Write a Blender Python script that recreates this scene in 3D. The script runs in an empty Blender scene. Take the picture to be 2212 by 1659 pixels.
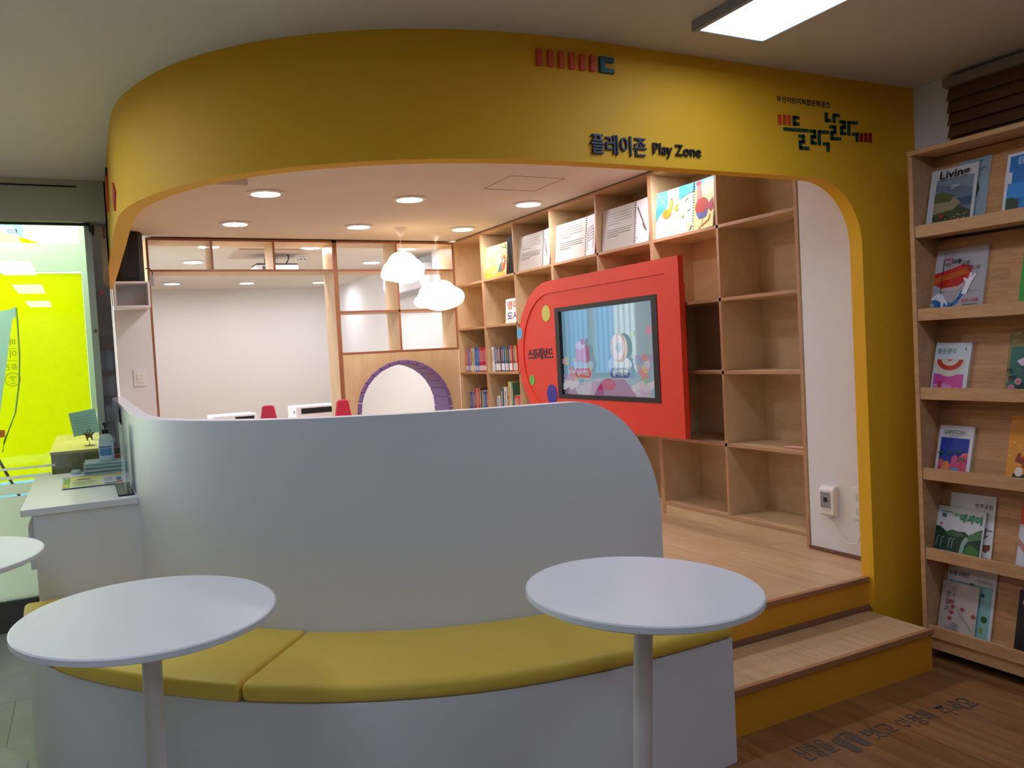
import bpy, bmesh, math, random
from mathutils import Matrix, Vector
R = math.radians
scn = bpy.context.scene
C = scn.collection
PI = math.pi

# ---------------------------------------------------------------- camera
EYE = 1.40
cam_d = bpy.data.cameras.new('camera'); cam = bpy.data.objects.new('camera', cam_d); C.objects.link(cam)
cam_d.sensor_fit = 'HORIZONTAL'; cam_d.sensor_width = 36.0
cam_d.lens = 1772.0 / 2212.0 * 36.0
cam_d.clip_start = 0.05; cam_d.clip_end = 200
def cam_matrix(yaw, pitch, roll):
    cy, sy = math.cos(yaw), math.sin(yaw); cp, sp = math.cos(pitch), math.sin(pitch)
    fwd = Vector((-sy*cp, cy*cp, sp)); right = Vector((cy, sy, 0)); down = fwd.cross(right)
    cr, sr = math.cos(roll), math.sin(roll)
    r = cr*right + sr*down; d = cr*down - sr*right
    m = Matrix((r, -d, -fwd)).transposed().to_4x4(); m.translation = (0, 0, EYE)
    return m
cam.matrix_world = cam_matrix(-0.4791, -0.0404, 0.0532)
scn.camera = cam

# ---------------------------------------------------------------- view, world, light levels
scn.view_settings.view_transform = 'Standard'
scn.view_settings.look = 'None'
scn.view_settings.gamma = 1
scn.view_settings.use_curve_mapping = False
scn.view_settings.exposure = 0.0
W = bpy.data.worlds.new('world'); scn.world = W; W.use_nodes = True
bg = W.node_tree.nodes['Background']; bg.inputs[0].default_value = (0.95, 0.98, 1.0, 1); bg.inputs[1].default_value = 8.0
PANEL_L = 9.2        # ceiling panels of the library hall
DOWN_L = 106.0        # round downlights of the play room
CLOUD_L = 4.2

# ---------------------------------------------------------------- materials
def lin(h):
    if isinstance(h, str):
        h = h.lstrip('#'); v = [int(h[i:i+2], 16)/255 for i in (0, 2, 4)]
        return tuple(((c/12.92) if c <= 0.04045 else ((c+0.055)/1.055)**2.4) for c in v) + (1,)
    return tuple(h) + (1,) if len(h) == 3 else h
_m = {}
def mat(name, col, rough=0.6, metal=0, emit=None, es=0, spec=0.5, coat=0, trans=0, bump=0, bscale=200, var=0):
    if name in _m: return _m[name]
    m = bpy.data.materials.new(name); m.use_nodes = True; _m[name] = m
    nt = m.node_tree; b = nt.nodes['Principled BSDF']
    c = lin(col)
    b.inputs['Base Color'].default_value = c
    b.inputs['Roughness'].default_value = rough; b.inputs['Metallic'].default_value = metal
    b.inputs['Specular IOR Level'].default_value = spec; b.inputs['Coat Weight'].default_value = coat
    b.inputs['Transmission Weight'].default_value = trans
    if emit: b.inputs['Emission Color'].default_value = lin(emit); b.inputs['Emission Strength'].default_value = es
    if bump or var:
        tc = nt.nodes.new('ShaderNodeTexCoord'); n = nt.nodes.new('ShaderNodeTexNoise')
        n.inputs['Scale'].default_value = bscale; n.inputs['Detail'].default_value = 3
        nt.links.new(tc.outputs['Object'], n.inputs['Vector'])
        if bump:
            bp = nt.nodes.new('ShaderNodeBump'); bp.inputs['Strength'].default_value = bump; bp.inputs['Distance'].default_value = 0.002
            nt.links.new(n.outputs['Fac'], bp.inputs['Height']); nt.links.new(bp.outputs['Normal'], b.inputs['Normal'])
        if var:
            n2 = nt.nodes.new('ShaderNodeTexNoise'); n2.inputs['Scale'].default_value = 3.0
            nt.links.new(tc.outputs['Object'], n2.inputs['Vector'])
            mx = nt.nodes.new('ShaderNodeMixRGB'); mx.inputs[1].default_value = tuple(x*(1-var) for x in c[:3])+(1,); mx.inputs[2].default_value = tuple(min(1, x*(1+var)) for x in c[:3])+(1,)
            nt.links.new(n2.outputs['Fac'], mx.inputs[0]); nt.links.new(mx.outputs[0], b.inputs['Base Color'])
    return m
def emis(name, col, s):
    if name in _m: return _m[name]
    m = bpy.data.materials.new(name); m.use_nodes = True; _m[name] = m
    nt = m.node_tree; nt.nodes.clear(); e = nt.nodes.new('ShaderNodeEmission'); o = nt.nodes.new('ShaderNodeOutputMaterial')
    e.inputs[0].default_value = lin(col); e.inputs[1].default_value = s; nt.links.new(e.outputs[0], o.inputs[0]); return m
def wood(name, c1, c2, grain=(1, 1, 1), scale=1.0, rough=0.45, c3=None, planks=None, contrast=1.0):
    """grain = stretch per axis (small number = long fibres along that axis); planks=(axis order, w, h, offset) adds boards"""
    if name in _m: return _m[name]
    m = bpy.data.materials.new(name); m.use_nodes = True; _m[name] = m
    nt = m.node_tree; L = nt.links; b = nt.nodes['Principled BSDF']; b.inputs['Roughness'].default_value = rough
    tc = nt.nodes.new('ShaderNodeTexCoord'); mp = nt.nodes.new('ShaderNodeMapping')
    mp.inputs['Scale'].default_value = tuple(g*scale for g in grain)
    L.new(tc.outputs['Object'], mp.inputs['Vector'])
    n = nt.nodes.new('ShaderNodeTexNoise'); n.inputs['Scale'].default_value = 6; n.inputs['Detail'].default_value = 6; n.inputs['Roughness'].default_value = 0.6; n.inputs['Distortion'].default_value = 0.6
    n2 = nt.nodes.new('ShaderNodeTexNoise'); n2.inputs['Scale'].default_value = 34; n2.inputs['Detail'].default_value = 3
    L.new(mp.outputs[0], n.inputs['Vector']); L.new(mp.outputs[0], n2.inputs['Vector'])
    ad = nt.nodes.new('ShaderNodeMath'); ad.operation = 'MULTIPLY_ADD'; L.new(n2.outputs['Fac'], ad.inputs[0]); ad.inputs[1].default_value = 0.35; L.new(n.outputs['Fac'], ad.inputs[2])
    cr = nt.nodes.new('ShaderNodeValToRGB'); L.new(ad.outputs[0], cr.inputs[0])
    cr.color_ramp.elements[0].position = 0.45; cr.color_ramp.elements[0].color = lin(c1)
    cr.color_ramp.elements[1].position = 0.88; cr.color_ramp.elements[1].color = lin(c2)
    out = cr.outputs[0]
    if planks:
        ax, pw, ph, off, var, gap = planks
        sx = nt.nodes.new('ShaderNodeSeparateXYZ'); L.new(tc.outputs['Object'], sx.inputs[0])
        cb = nt.nodes.new('ShaderNodeCombineXYZ'); L.new(sx.outputs[ax[0]], cb.inputs[0]); L.new(sx.outputs[ax[1]], cb.inputs[1])
        br = nt.nodes.new('ShaderNodeTexBrick'); L.new(cb.outputs[0], br.inputs['Vector'])
        br.inputs['Scale'].default_value = 1; br.inputs['Brick Width'].default_value = pw; br.inputs['Row Height'].default_value = ph
        br.inputs['Mortar Size'].default_value = gap; br.inputs['Mortar Smooth'].default_value = 0; br.offset = off; br.inputs['Bias'].default_value = 0
        br.inputs['Color1'].default_value = (1-var, 1-var, 1-var, 1); br.inputs['Color2'].default_value = (1+var*.5, 1+var*.5, 1+var*.5, 1); br.inputs['Mortar'].default_value = (.45, .4, .35, 1)
        mx = nt.nodes.new('ShaderNodeMixRGB'); mx.blend_type = 'MULTIPLY'; mx.inputs[0].default_value = 1
        L.new(out, mx.inputs[1]); L.new(br.outputs[0], mx.inputs[2]); out = mx.outputs[0]
        # each board shifts the grain
        ad2 = nt.nodes.new('ShaderNodeVectorMath'); ad2.operation = 'MULTIPLY_ADD'
        L.new(br.outputs[0], ad2.inputs[0]); ad2.inputs[1].default_value = (9, 9, 9); L.new(mp.outputs[0], ad2.inputs[2])
        L.new(ad2.outputs[0], n.inputs['Vector'])
    L.new(out, b.inputs['Base Color'])
    return m
def tiles(name, col, w, h, off, shift):
    m = bpy.data.materials.new(name); m.use_nodes = True; _m[name] = m
    nt = m.node_tree; L = nt.links; b = nt.nodes['Principled BSDF']; b.inputs['Roughness'].default_value = 0.3
    tc = nt.nodes.new('ShaderNodeTexCoord'); mp = nt.nodes.new('ShaderNodeMapping'); mp.inputs['Location'].default_value = shift
    L.new(tc.outputs['Object'], mp.inputs[0])
    br = nt.nodes.new('ShaderNodeTexBrick'); L.new(mp.outputs[0], br.inputs['Vector']); br.inputs['Scale'].default_value = 1
    br.inputs['Brick Width'].default_value = w; br.inputs['Row Height'].default_value = h; br.inputs['Mortar Size'].default_value = 0.002; br.offset = off
    c = lin(col); br.inputs['Color1'].default_value = c; br.inputs['Color2'].default_value = tuple(x*.93 for x in c[:3])+(1,); br.inputs['Mortar'].default_value = tuple(x*.3 for x in c[:3])+(1,)
    n = nt.nodes.new('ShaderNodeTexNoise'); n.inputs['Scale'].default_value = 5; n.inputs['Detail'].default_value = 6; L.new(tc.outputs['Object'], n.inputs['Vector'])
    mx = nt.nodes.new('ShaderNodeMixRGB'); mx.blend_type = 'OVERLAY'; mx.inputs[0].default_value = .25; L.new(br.outputs[0], mx.inputs[1]); L.new(n.outputs['Fac'], mx.inputs[2])
    L.new(mx.outputs[0], b.inputs['Base Color']); return m
def pane(name, tint, refl=0.1, rough=0.0):
    m = bpy.data.materials.new(name); m.use_nodes = True; _m[name] = m
    nt = m.node_tree; L = nt.links; nt.nodes.clear(); o = nt.nodes.new('ShaderNodeOutputMaterial')
    t = nt.nodes.new('ShaderNodeBsdfTransparent'); t.inputs[0].default_value = lin(tint)
    g = nt.nodes.new('ShaderNodeBsdfGlossy'); g.inputs['Roughness'].default_value = rough
    lw = nt.nodes.new('ShaderNodeFresnel'); lw.inputs[0].default_value = 1.5
    ad = nt.nodes.new('ShaderNodeMath'); ad.operation = 'ADD'; L.new(lw.outputs[0], ad.inputs[0]); ad.inputs[1].default_value = refl-0.04; ad.use_clamp = True
    mx = nt.nodes.new('ShaderNodeMixShader'); L.new(ad.outputs[0], mx.inputs[0]); L.new(t.outputs[0], mx.inputs[1]); L.new(g.outputs[0], mx.inputs[2]); L.new(mx.outputs[0], o.inputs[0])
    return m
def translucent(name, col, mix=0.75):
    m = bpy.data.materials.new(name); m.use_nodes = True; _m[name] = m
    nt = m.node_tree; L = nt.links; nt.nodes.clear(); o = nt.nodes.new('ShaderNodeOutputMaterial')
    d = nt.nodes.new('ShaderNodeBsdfDiffuse'); t = nt.nodes.new('ShaderNodeBsdfTranslucent'); d.inputs[0].default_value = lin(col); t.inputs[0].default_value = lin(col)
    mx = nt.nodes.new('ShaderNodeMixShader'); mx.inputs[0].default_value = mix; L.new(d.outputs[0], mx.inputs[1]); L.new(t.outputs[0], mx.inputs[2]); L.new(mx.outputs[0], o.inputs[0])
    return m

M_ceil = mat('ceiling_paint', '#d8d2c8', .9)
M_wall = mat('white_wall', '#e2e2e2', .75)
M_yel = mat('yellow_paint', '#f2b928', .6, spec=.3)
M_step = mat('ochre_step_paint', '#dc9a28', .6, spec=.3)
M_white = mat('white_laminate', '#e4e6ea', .4)
M_halfw = mat('half_wall_laminate', '#dde0e6', .42)
M_cush = mat('yellow_leatherette', '#e8c64c', .5, bump=.25, bscale=500)
M_ply = wood('birch_plywood', '#cdae84', '#dcc49c', (1.2, 1.2, .5), 1.0, .42)
M_plyh = wood('birch_plywood_board', '#caab80', '#d9c096', (1.4, .5, 1.4), 1.0, .42)
M_edge = wood('plywood_edge', '#a87c58', '#c39a72', (14, .3, 14), 3.0, .5)
M_edgeb = wood('plywood_edge_brown', '#8a5638', '#a06a48', (10, 10, .3), 2.0, .5)
M_floor = wood('oak_laminate_floor', '#704a2c', '#996c42', (5, .45, 1), 1.0, .32, planks=((1, 0), 1.2, .19, .37, .12, .0016))
M_deck = wood('platform_laminate', '#b8946a', '#cfb088', (4, .35, 1), 1.0, .4, planks=((1, 0), 1.2, .19, .37, .05, .0008))
M_trim = wood('walnut_trim', '#6a452b', '#80563a', (.3, 4, 4), 2.0, .45)
M_rack = wood('rubberwood_board', '#b07c4c', '#c99868', (1, .5, 5), 2.0, .42, planks=((1, 2), .34, .045, .43, .16, .0003))
M_rackp = wood('rubberwood_edge', '#b98a5c', '#cda272', (3, .5, 3), 2.0, .42)
M_tile = tiles('stone_tile', '#b9b6ae', .60, 1.09, .76, (.425, -3.77, 0))
M_black = mat('black_plastic', '#141416', .45)
M_dark = mat('dark_metal', '#33363a', .4, .6)
M_alu = mat('grey_green_aluminium', '#a3b4a0', .35, .4)
M_header = mat('header_cladding', '#b4b8a8', .5)
M_red = mat('red_lacquer', '#dc3a22', .45)
M_redd = mat('red_lacquer_side', '#d22c10', .45)
M_purple = mat('purple_vinyl', '#7b63a0', .5)
M_pane = pane('clear_glass', '#f0f6ea', .06)
M_dpane = mat('dark_mirror_glass', '#9a9a9c', .03, .75, spec=.8)
M_film = translucent('yellow_film', '#d2d600', .8)
M_frost = translucent('frosted_film', '#fafcff', .93)
M_paper = mat('paper_white', '#ece9e4', .6)
M_pages = mat('page_edges', '#d8d2c4', .8)
M_steel = mat('brushed_steel', '#b8bcc0', .3, .9)
M_panel = emis('panel_diffuser', '#d6e4ff', PANEL_L)
M_down = emis('downlight_lens', '#fbf6ff', DOWN_L)
M_cloud = emis('cloud_glow', '#ffd2a0', CLOUD_L)
M_acryl = mat('acrylic_clear', '#e4f2f0', .2)
M_acryl.node_tree.nodes['Principled BSDF'].inputs['Alpha'].default_value = .35

# ---------------------------------------------------------------- mesh helpers
def box(bm, x0, x1, y0, y1, z0, z1, mi=0, fm=None):
    v = [bm.verts.new(p) for p in ((x0,y0,z0),(x1,y0,z0),(x1,y1,z0),(x0,y1,z0),(x0,y0,z1),(x1,y0,z1),(x1,y1,z1),(x0,y1,z1))]
    F = {'-z':(0,3,2,1),'+z':(4,5,6,7),'-y':(0,1,5,4),'+x':(1,2,6,5),'+y':(2,3,7,6),'-x':(3,0,4,7)}
    for k, q in F.items():
        f = bm.faces.new([v[i] for i in q]); f.material_index = (fm or {}).get(k, mi)
    return v
def B(*a, **k):
    bm = bmesh.new(); box(bm, *a, **k); return bm
def prism(bm, pts, z0, z1, mi=0, axis='z', cap=True):
    def P(p, h): return {'z': (p[0], p[1], h), 'y': (p[0], h, p[1]), 'x': (h, p[0], p[1])}[axis]
    a = [bm.verts.new(P(p, z0)) for p in pts]; b = [bm.verts.new(P(p, z1)) for p in pts]; n = len(pts)
    fs = []
    if cap: fs += [bm.faces.new(a), bm.faces.new(b)]
    for i in range(n):
        j = (i+1) % n; fs.append(bm.faces.new((a[i], a[j], b[j], b[i])))
    for f in fs: f.material_index = mi
    return fs
def tube(bm, pts, r, n=10, mi=0, closed=False):
    rings = []
    for i, p in enumerate(pts):
        p = Vector(p); q = Vector(pts[min(i+1, len(pts)-1)]); o = Vector(pts[max(i-1, 0)])
        t = (q-o).normalized(); u = t.orthogonal().normalized() if abs(t.z) > .95 else t.cross(Vector((0, 0, 1))).normalized(); w = t.cross(u)
        rr = r[i] if isinstance(r, (list, tuple)) else r
        rings.append([bm.verts.new(p + (u*math.cos(a) + w*math.sin(a))*rr) for a in [2*PI*k/n for k in range(n)]])
    for a, b in zip(rings[:-1], rings[1:]):
        for k in range(n):
            f = bm.faces.new((a[k], a[(k+1) % n], b[(k+1) % n], b[k])); f.material_index = mi; f.smooth = True
    for c in (rings[0], rings[-1]):
        f = bm.faces.new(c); f.material_index = mi
def lathe(bm, prof, n=40, mi=0, c=(0, 0, 0), smooth=True):
    rings = []
    for r, z in prof:
        if r < 1e-6: rings.append([bm.verts.new((c[0], c[1], c[2]+z))])
        else: rings.append([bm.verts.new((c[0]+r*math.cos(2*PI*k/n), c[1]+r*math.sin(2*PI*k/n), c[2]+z)) for k in range(n)])
    for a, b in zip(rings[:-1], rings[1:]):
        for k in range(n):
            if len(a) == 1 and len(b) == 1: continue
            if len(a) == 1: vs = (a[0], b[(k+1) % n], b[k])
            elif len(b) == 1: vs = (a[k], a[(k+1) % n], b[0])
            else: vs = (a[k], a[(k+1) % n], b[(k+1) % n], b[k])
            f = bm.faces.new(vs); f.material_index = mi; f.smooth = smooth
def wpos(p):
    v = Vector((0, 0, 0))
    while p is not None: v += p.location; p = p.parent
    return v
def obj(name, bm, mats, parent=None, bevel=0, seg=2, smooth=False, world=True, loc=None, rot=None):
    if not isinstance(mats, (list, tuple)): mats = [mats]
    bmesh.ops.recalc_face_normals(bm, faces=bm.faces[:])
    base = Vector((0, 0, 0))
    if world:
        if parent is not None: base = wpos(parent)
        elif loc is None:
            cs = [v.co for v in bm.verts]; base = Vector((sum(c.x for c in cs)/len(cs), sum(c.y for c in cs)/len(cs), min(c.z for c in cs))) if cs else base
        bmesh.ops.translate(bm, verts=bm.verts[:], vec=-base)
    me = bpy.data.meshes.new(name); bm.to_mesh(me); bm.free()
    if name != 'lamp_shade' and any(p.use_smooth for p in me.polygons): me.set_sharp_from_angle(angle=R(38))
    for m in mats: me.materials.append(m)
    if smooth:
        for p in me.polygons: p.use_smooth = True
    o = bpy.data.objects.new(name, me); C.objects.link(o)
    if parent is not None: o.parent = parent
    elif world: o.location = base
    if loc is not None: o.location = loc
    if rot is not None: o.rotation_euler = rot
    if bevel:
        b = o.modifiers.new('bevel', 'BEVEL'); b.width = bevel; b.segments = seg; b.limit_method = 'ANGLE'; b.angle_limit = R(40)
    return o
def tag(o, label=None, cat=None, group=None, kind=None):
    if label: o['label'] = label
    if cat: o['category'] = cat
    if group: o['group'] = group
    if kind: o['kind'] = kind
    return o
def thing(name, label, cat, loc=(0, 0, 0), group=None, rot=(0, 0, 0)):
    o = bpy.data.objects.new(name, None); C.objects.link(o); o.location = loc; o.rotation_euler = rot; o.empty_display_size = .05
    return tag(o, label, cat, group)
def struct(name, bm, m, bevel=0, smooth=False, label=None):
    o = obj(name, bm, m, bevel=bevel, smooth=smooth); o['kind'] = 'structure'
    if label: o['label'] = label
    return o
_tc = {}
def text_geo(body, bold=0.0, ext=0.0):
    k = (body, bold, ext)
    if k in _tc: return _tc[k]
    c = bpy.data.curves.new('t', 'FONT'); c.body = body; c.offset = bold; c.extrude = ext; c.resolution_u = 3
    o = bpy.data.objects.new('t', c); C.objects.link(o)
    dg = bpy.context.evaluated_depsgraph_get(); dg.update()
    me = bpy.data.meshes.new_from_object(o.evaluated_get(dg))
    vs = [v.co.copy() for v in me.vertices]; fs = [tuple(p.vertices) for p in me.polygons]
    bpy.data.objects.remove(o); bpy.data.curves.remove(c); bpy.data.meshes.remove(me)
    xs = [v.x for v in vs]; ys = [v.y for v in vs]
    _tc[k] = (vs, fs, min(xs), max(xs), min(ys), max(ys)); return _tc[k]
def put_text(bm, body, x0, z0, x1, z1, mi=0, y=0.0, depth=0.0, bold=0.0, plane='xz'):
    """lettering fitted to a rectangle on a vertical face whose outside is -y; depth extrudes outwards"""
    vs, fs, a, b, c, d = text_geo(body, bold, 0.05 if depth else 0.0)
    out = []
    for v in vs:
        x = x0 + (v.x-a)/(b-a)*(x1-x0); z = z0 + (v.y-c)/(d-c)*(z1-z0); yy = y - depth*(v.z+.05)/.1
        out.append(bm.verts.new((x, yy, z) if plane == 'xz' else (x, z, -yy)))
    for f in fs:
        try:
            q = bm.faces.new([out[i] for i in f]); q.material_index = mi
        except ValueError: pass
class Art:
    """printed matter: flat inked areas lying on a face (outside = -y), u to the right, v up"""
    def __init__(s): s.bm = bmesh.new(); s.mats = []; s.n = 0
    def mi(s, m):
        if isinstance(m, str): m = mat('ink_'+m.lstrip('#'), m, .45)
        if m not in s.mats: s.mats.append(m)
        return s.mats.index(m)
    def poly(s, pts, m, L=None):
        s.n += 1; y = -0.00025*(L if L is not None else s.n)
        f = s.bm.faces.new([s.bm.verts.new((p[0], y, p[1])) for p in pts]); f.material_index = s.mi(m)
    def rect(s, x0, z0, x1, z1, m, L=None): s.poly(((x0, z0), (x1, z0), (x1, z1), (x0, z1)), m, L)
    def ell(s, cx, cz, rx, rz, m, a0=0, a1=360, n=24, L=None):
        s.poly([(cx+rx*math.cos(R(a0+(a1-a0)*k/n)), cz+rz*math.sin(R(a0+(a1-a0)*k/n))) for k in range(n if a1-a0 >= 360 else n+1)], m, L)
    def line(s, pts, w, m):
        s.n += 1; y = -0.00025*s.n
        for p, q in zip(pts[:-1], pts[1:]):
            d = Vector((q[0]-p[0], q[1]-p[1])); l = d.length or 1e-9; d /= l; n = Vector((-d.y, d.x))*w/2
            f = s.bm.faces.new([s.bm.verts.new((a[0], y, a[1])) for a in ((p[0]+n.x, p[1]+n.y), (p[0]-n.x, p[1]-n.y), (q[0]-n.x, q[1]-n.y), (q[0]+n.x, q[1]+n.y))]); f.material_index = s.mi(m)
    def text(s, body, x0, z0, x1, z1, m, bold=0.0):
        s.n += 1; put_text(s.bm, body, x0, z0, x1, z1, s.mi(m), y=-0.00025*s.n, bold=bold)
    def greek(s, x0, z0, x1, z1, n, m, fill=.45):
        h = (z1-z0)/n; r = random.Random(n*7+int(x0*1000))
        for i in range(n):
            zz = z1-(i+.5)*h; s.line([(x0, zz), (x0+(x1-x0)*(1 if i < n-1 else .5)*r.uniform(.85, 1), zz)], h*fill, m)
    def build(s, name, parent=None, **k):
        o = None
        bm = s.bm; me = bpy.data.meshes.new(name)
        for f in bm.faces:
            f.normal_update()
        bm.to_mesh(me); bm.free()
        for m in s.mats: me.materials.append(m)
        o = bpy.data.objects.new(name, me); C.objects.link(o)
        if parent is not None: o.parent = parent
        if 'loc' in k: o.location = k['loc']
        if 'rot' in k: o.rotation_euler = k['rot']
        return o
ORD = ['first','second','third','fourth','fifth','sixth','seventh','eighth','ninth','tenth','eleventh','twelfth','thirteenth','fourteenth','fifteenth','sixteenth','seventeenth','eighteenth','nineteenth','twentieth','twenty-first','twenty-second','twenty-third','twenty-fourth','twenty-fifth','twenty-sixth']

# ================================================================= SETTING
ZC = 2.485; ZP = 0.312          # ceiling, raised platform
XS = 3.232                       # front plane of the tall bookcases
YP = 7.30                        # plane of the open partition
struct('floor', B(0.75, 3.45, -4.2, 2.55, -.06, 0), M_floor, label='brown oak laminate floor in front of the steps')
struct('floor', B(-3.3, 0.75, -4.2, 7.1, -.06, 0), M_tile, label='pale stone tile floor by the glass entrance')
bm = bmesh.new(); box(bm, -3.3, 4.0, -4.2, 5.40, ZC, ZC+.06); box(bm, .12, 4.0, 5.40, 12.5, ZC, ZC+.06)
struct('ceiling', bm, M_ceil)

# plan of the curved yellow front, right to left
plan = [(3.4, 2.465), (3.03, 2.465), (2.6, 2.465), (2.2, 2.466), (1.8, 2.469), (1.6, 2.475), (1.408, 2.492), (1.201, 2.532), (1.01, 2.592), (.823, 2.684), (.646, 2.808), (.504, 2.948), (.388, 3.108), (.308, 3.262), (.250, 3.415), (.204, 3.585), (.180, 3.74), (.170, 3.90), (.168, 4.2), (.172, 4.8), (.178, 5.29), (.178, 6.2), (.178, 7.28)]
def catmull(P, n=5):
    out = []
    for i in range(len(P)-1):
        p0 = Vector(P[max(i-1, 0)]); p1 = Vector(P[i]); p2 = Vector(P[i+1]); p3 = Vector(P[min(i+2, len(P)-1)])
        for k in range(n):
            t = k/n; out.append(.5*((2*p1)+(p2-p0)*t+(2*p0-5*p1+4*p2-p3)*t*t+(3*p1-p0-3*p2+p3)*t**3))
    out.append(Vector(P[-1])); return out
CURVE = catmull(plan[3:-3], 6)
def plan_at():
    return [Vector(p) for p in plan[:3]] + CURVE + [Vector(p) for p in plan[-2:]]
def swept(bm, pts, zb, zt, th):
    """upright slab along a plan curve; zb/zt give bottom and top at every station; thickness goes inward (left of travel from right to left = away from camera)"""
    n = len(pts); nor = []
    for i in range(n):
        t = (pts[min(i+1, n-1)] - pts[max(i-1, 0)]).normalized(); nor.append(Vector((t.y, -t.x)))
    ring = []
    for i, p in enumerate(pts):
        q = p + nor[i]*th
        ring.append([bm.verts.new((p.x, p.y, zb[i])), bm.verts.new((p.x, p.y, zt[i])), bm.verts.new((q.x, q.y, zt[i])), bm.verts.new((q.x, q.y, zb[i]))])
    for a, b in zip(ring[:-1], ring[1:]):
        for k in range(4):
            f = bm.faces.new((a[k], a[(k+1) % 4], b[(k+1) % 4], b[k])); f.smooth = (k in (0, 2))
    bm.faces.new(ring[0]); bm.faces.new(ring[-1])
def dense(pts, xs_extra):
    out = list(pts)
    for x in xs_extra: out.append(Vector((x, 2.465)))
    return out
# yellow fascia: band with an opening below, round corner at the right-hand jamb
arc_x = [2.75+.28*math.sin(R(a)) for a in range(0, 91, 6)]
pp = [Vector((3.4, 2.465)), Vector((3.0301, 2.465))] + [Vector((x, 2.465)) for x in reversed(arc_x)] + [Vector((2.6, 2.465)), Vector((2.4, 2.465))] + CURVE + [Vector(plan[-2]), Vector(plan[-1])]
zb = []
for i, p in enumerate(pp):
    if i < 2: zb.append(0.0)
    elif p.x > 2.75 and p.y < 2.5: zb.append(1.775+.28*math.cos(math.asin(min(1, (p.x-2.75)/.28))))
    else: zb.append(2.055)
bm = bmesh.new(); swept(bm, pp, zb, [ZC]*len(pp), .065)
yw = struct('wall_front', bm, M_yel, label='curved yellow fascia wall with the wide rounded opening into the play room')
# white half wall under it
hp = [p for p in [Vector((1.885-.0, 2.468))] + CURVE if p.x <= 1.886]
pts = []
top = 1.207
xe = 1.885; rx = .36; rz = .46
st = [Vector((xe-rx*(1-math.cos(R(a))) if False else xe, 2.468)) for a in ()]
ys = {}
def y_on(x):
    P = plan_at()
    for a, b in zip(P[:-1], P[1:]):
        if (a.x-x)*(b.x-x) <= 0 and abs(a.x-b.x) > 1e-6: return a.y+(b.y-a.y)*(x-a.x)/(b.x-a.x)
    return 2.465
zt = []
for a in range(0, 91, 5):
    x = xe-rx+rx*math.cos(R(a)); pts.append(Vector((x, y_on(x)))); zt.append(top-rz+rz*math.sin(R(a)))
for p in CURVE:
    if p.x < xe-rx-.01: pts.append(p); zt.append(top)
pts += [Vector(plan[-2]), Vector(plan[-1])]; zt += [top]*2
bm = bmesh.new(); swept(bm, pts, [0.0]*len(pts), zt, .065)
hw = obj('half_wall', bm, M_halfw, bevel=.003)
tag(hw, 'tall curved white partition with a rounded end, behind the yellow cushioned bench', 'partition')

# side walls
struct('wall_right', B(3.40, 3.50, -4.2, 2.53, 0, ZC), M_wall)
struct('wall_far_right', B(3.40, 3.50, 7.66, 12.3, ZP, ZC), M_wall)
struct('wall_right_pier', B(XS, 3.40, 2.53, 3.0, ZP, ZC), M_wall, label='white wall strip beside the bookcases with the power outlet')
struct('baseboard_right', B(XS-.012, XS, 2.535, 3.005, ZP, ZP+.018), M_trim)
struct('wall_far', B(.12, 3.50, 12.2, 12.3, ZP, ZC), M_wall)
struct('trim_1', B(3.30, 3.40, 7.72, 8.02, ZP, ZC), M_wall, label='white pier on the right wall behind the partition')
# left wall of the far room, with a barred window
bm = bmesh.new()
for (a, b_, c_, d_) in ((7.66, 8.0, ZP, ZC), (10.2, 12.2, ZP, ZC), (8.0, 10.2, ZP, 1.0), (8.0, 10.2, 2.25, ZC)): box(bm, .12, .24, a, b_, c_, d_)
struct('wall_far_left', bm, M_wall)
wn = bmesh.new()
for y in (8.0, 9.05, 10.14): box(wn, .14, .22, y, y+.06, 1.0, 2.25)
for z in (1.0, 2.19): box(wn, .14, .22, 8.0, 10.2, z, z+.06)
w1 = struct('window_1', wn, M_alu)
bm = bmesh.new()
for k in range(18): tube(bm, [(.10, 8.08+k*.12, .98), (.10, 8.08+k*.12, 2.27)], .009, 6)
tube(bm, [(.10, 7.98, 2.0), (.10, 10.2, 2.0)], .009, 6)
obj('window_bars', bm, M_dark, w1)
# wall of the entrance porch toward the play room and the end pier with switch
struct('wall_porch', B(.085, .165, 5.34, 7.3, 0, 2.9), mat('porch_wall', '#9fa39a', .7))
struct('wall_end', B(.24, .508, 7.30, 7.40, ZP, 1.93), M_wall, label='white wall end with the light switch')
# hall walls behind the camera
M_hall = mat('hall_shelving_tone', '#8c7d6c', .7)
struct('wall_back', B(-3.3, 3.5, -4.3, -4.2, 0, ZC), M_hall)
bm = bmesh.new(); box(bm, -3.3, -3.2, -4.2, 5.29, 0, .5); box(bm, -3.3, -3.2, -4.2, 5.29, 2.2, ZC)
box(bm, -3.3, -3.2, -4.2, 5.29, .5, 2.2)
struct('wall_left', bm, M_hall)
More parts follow.
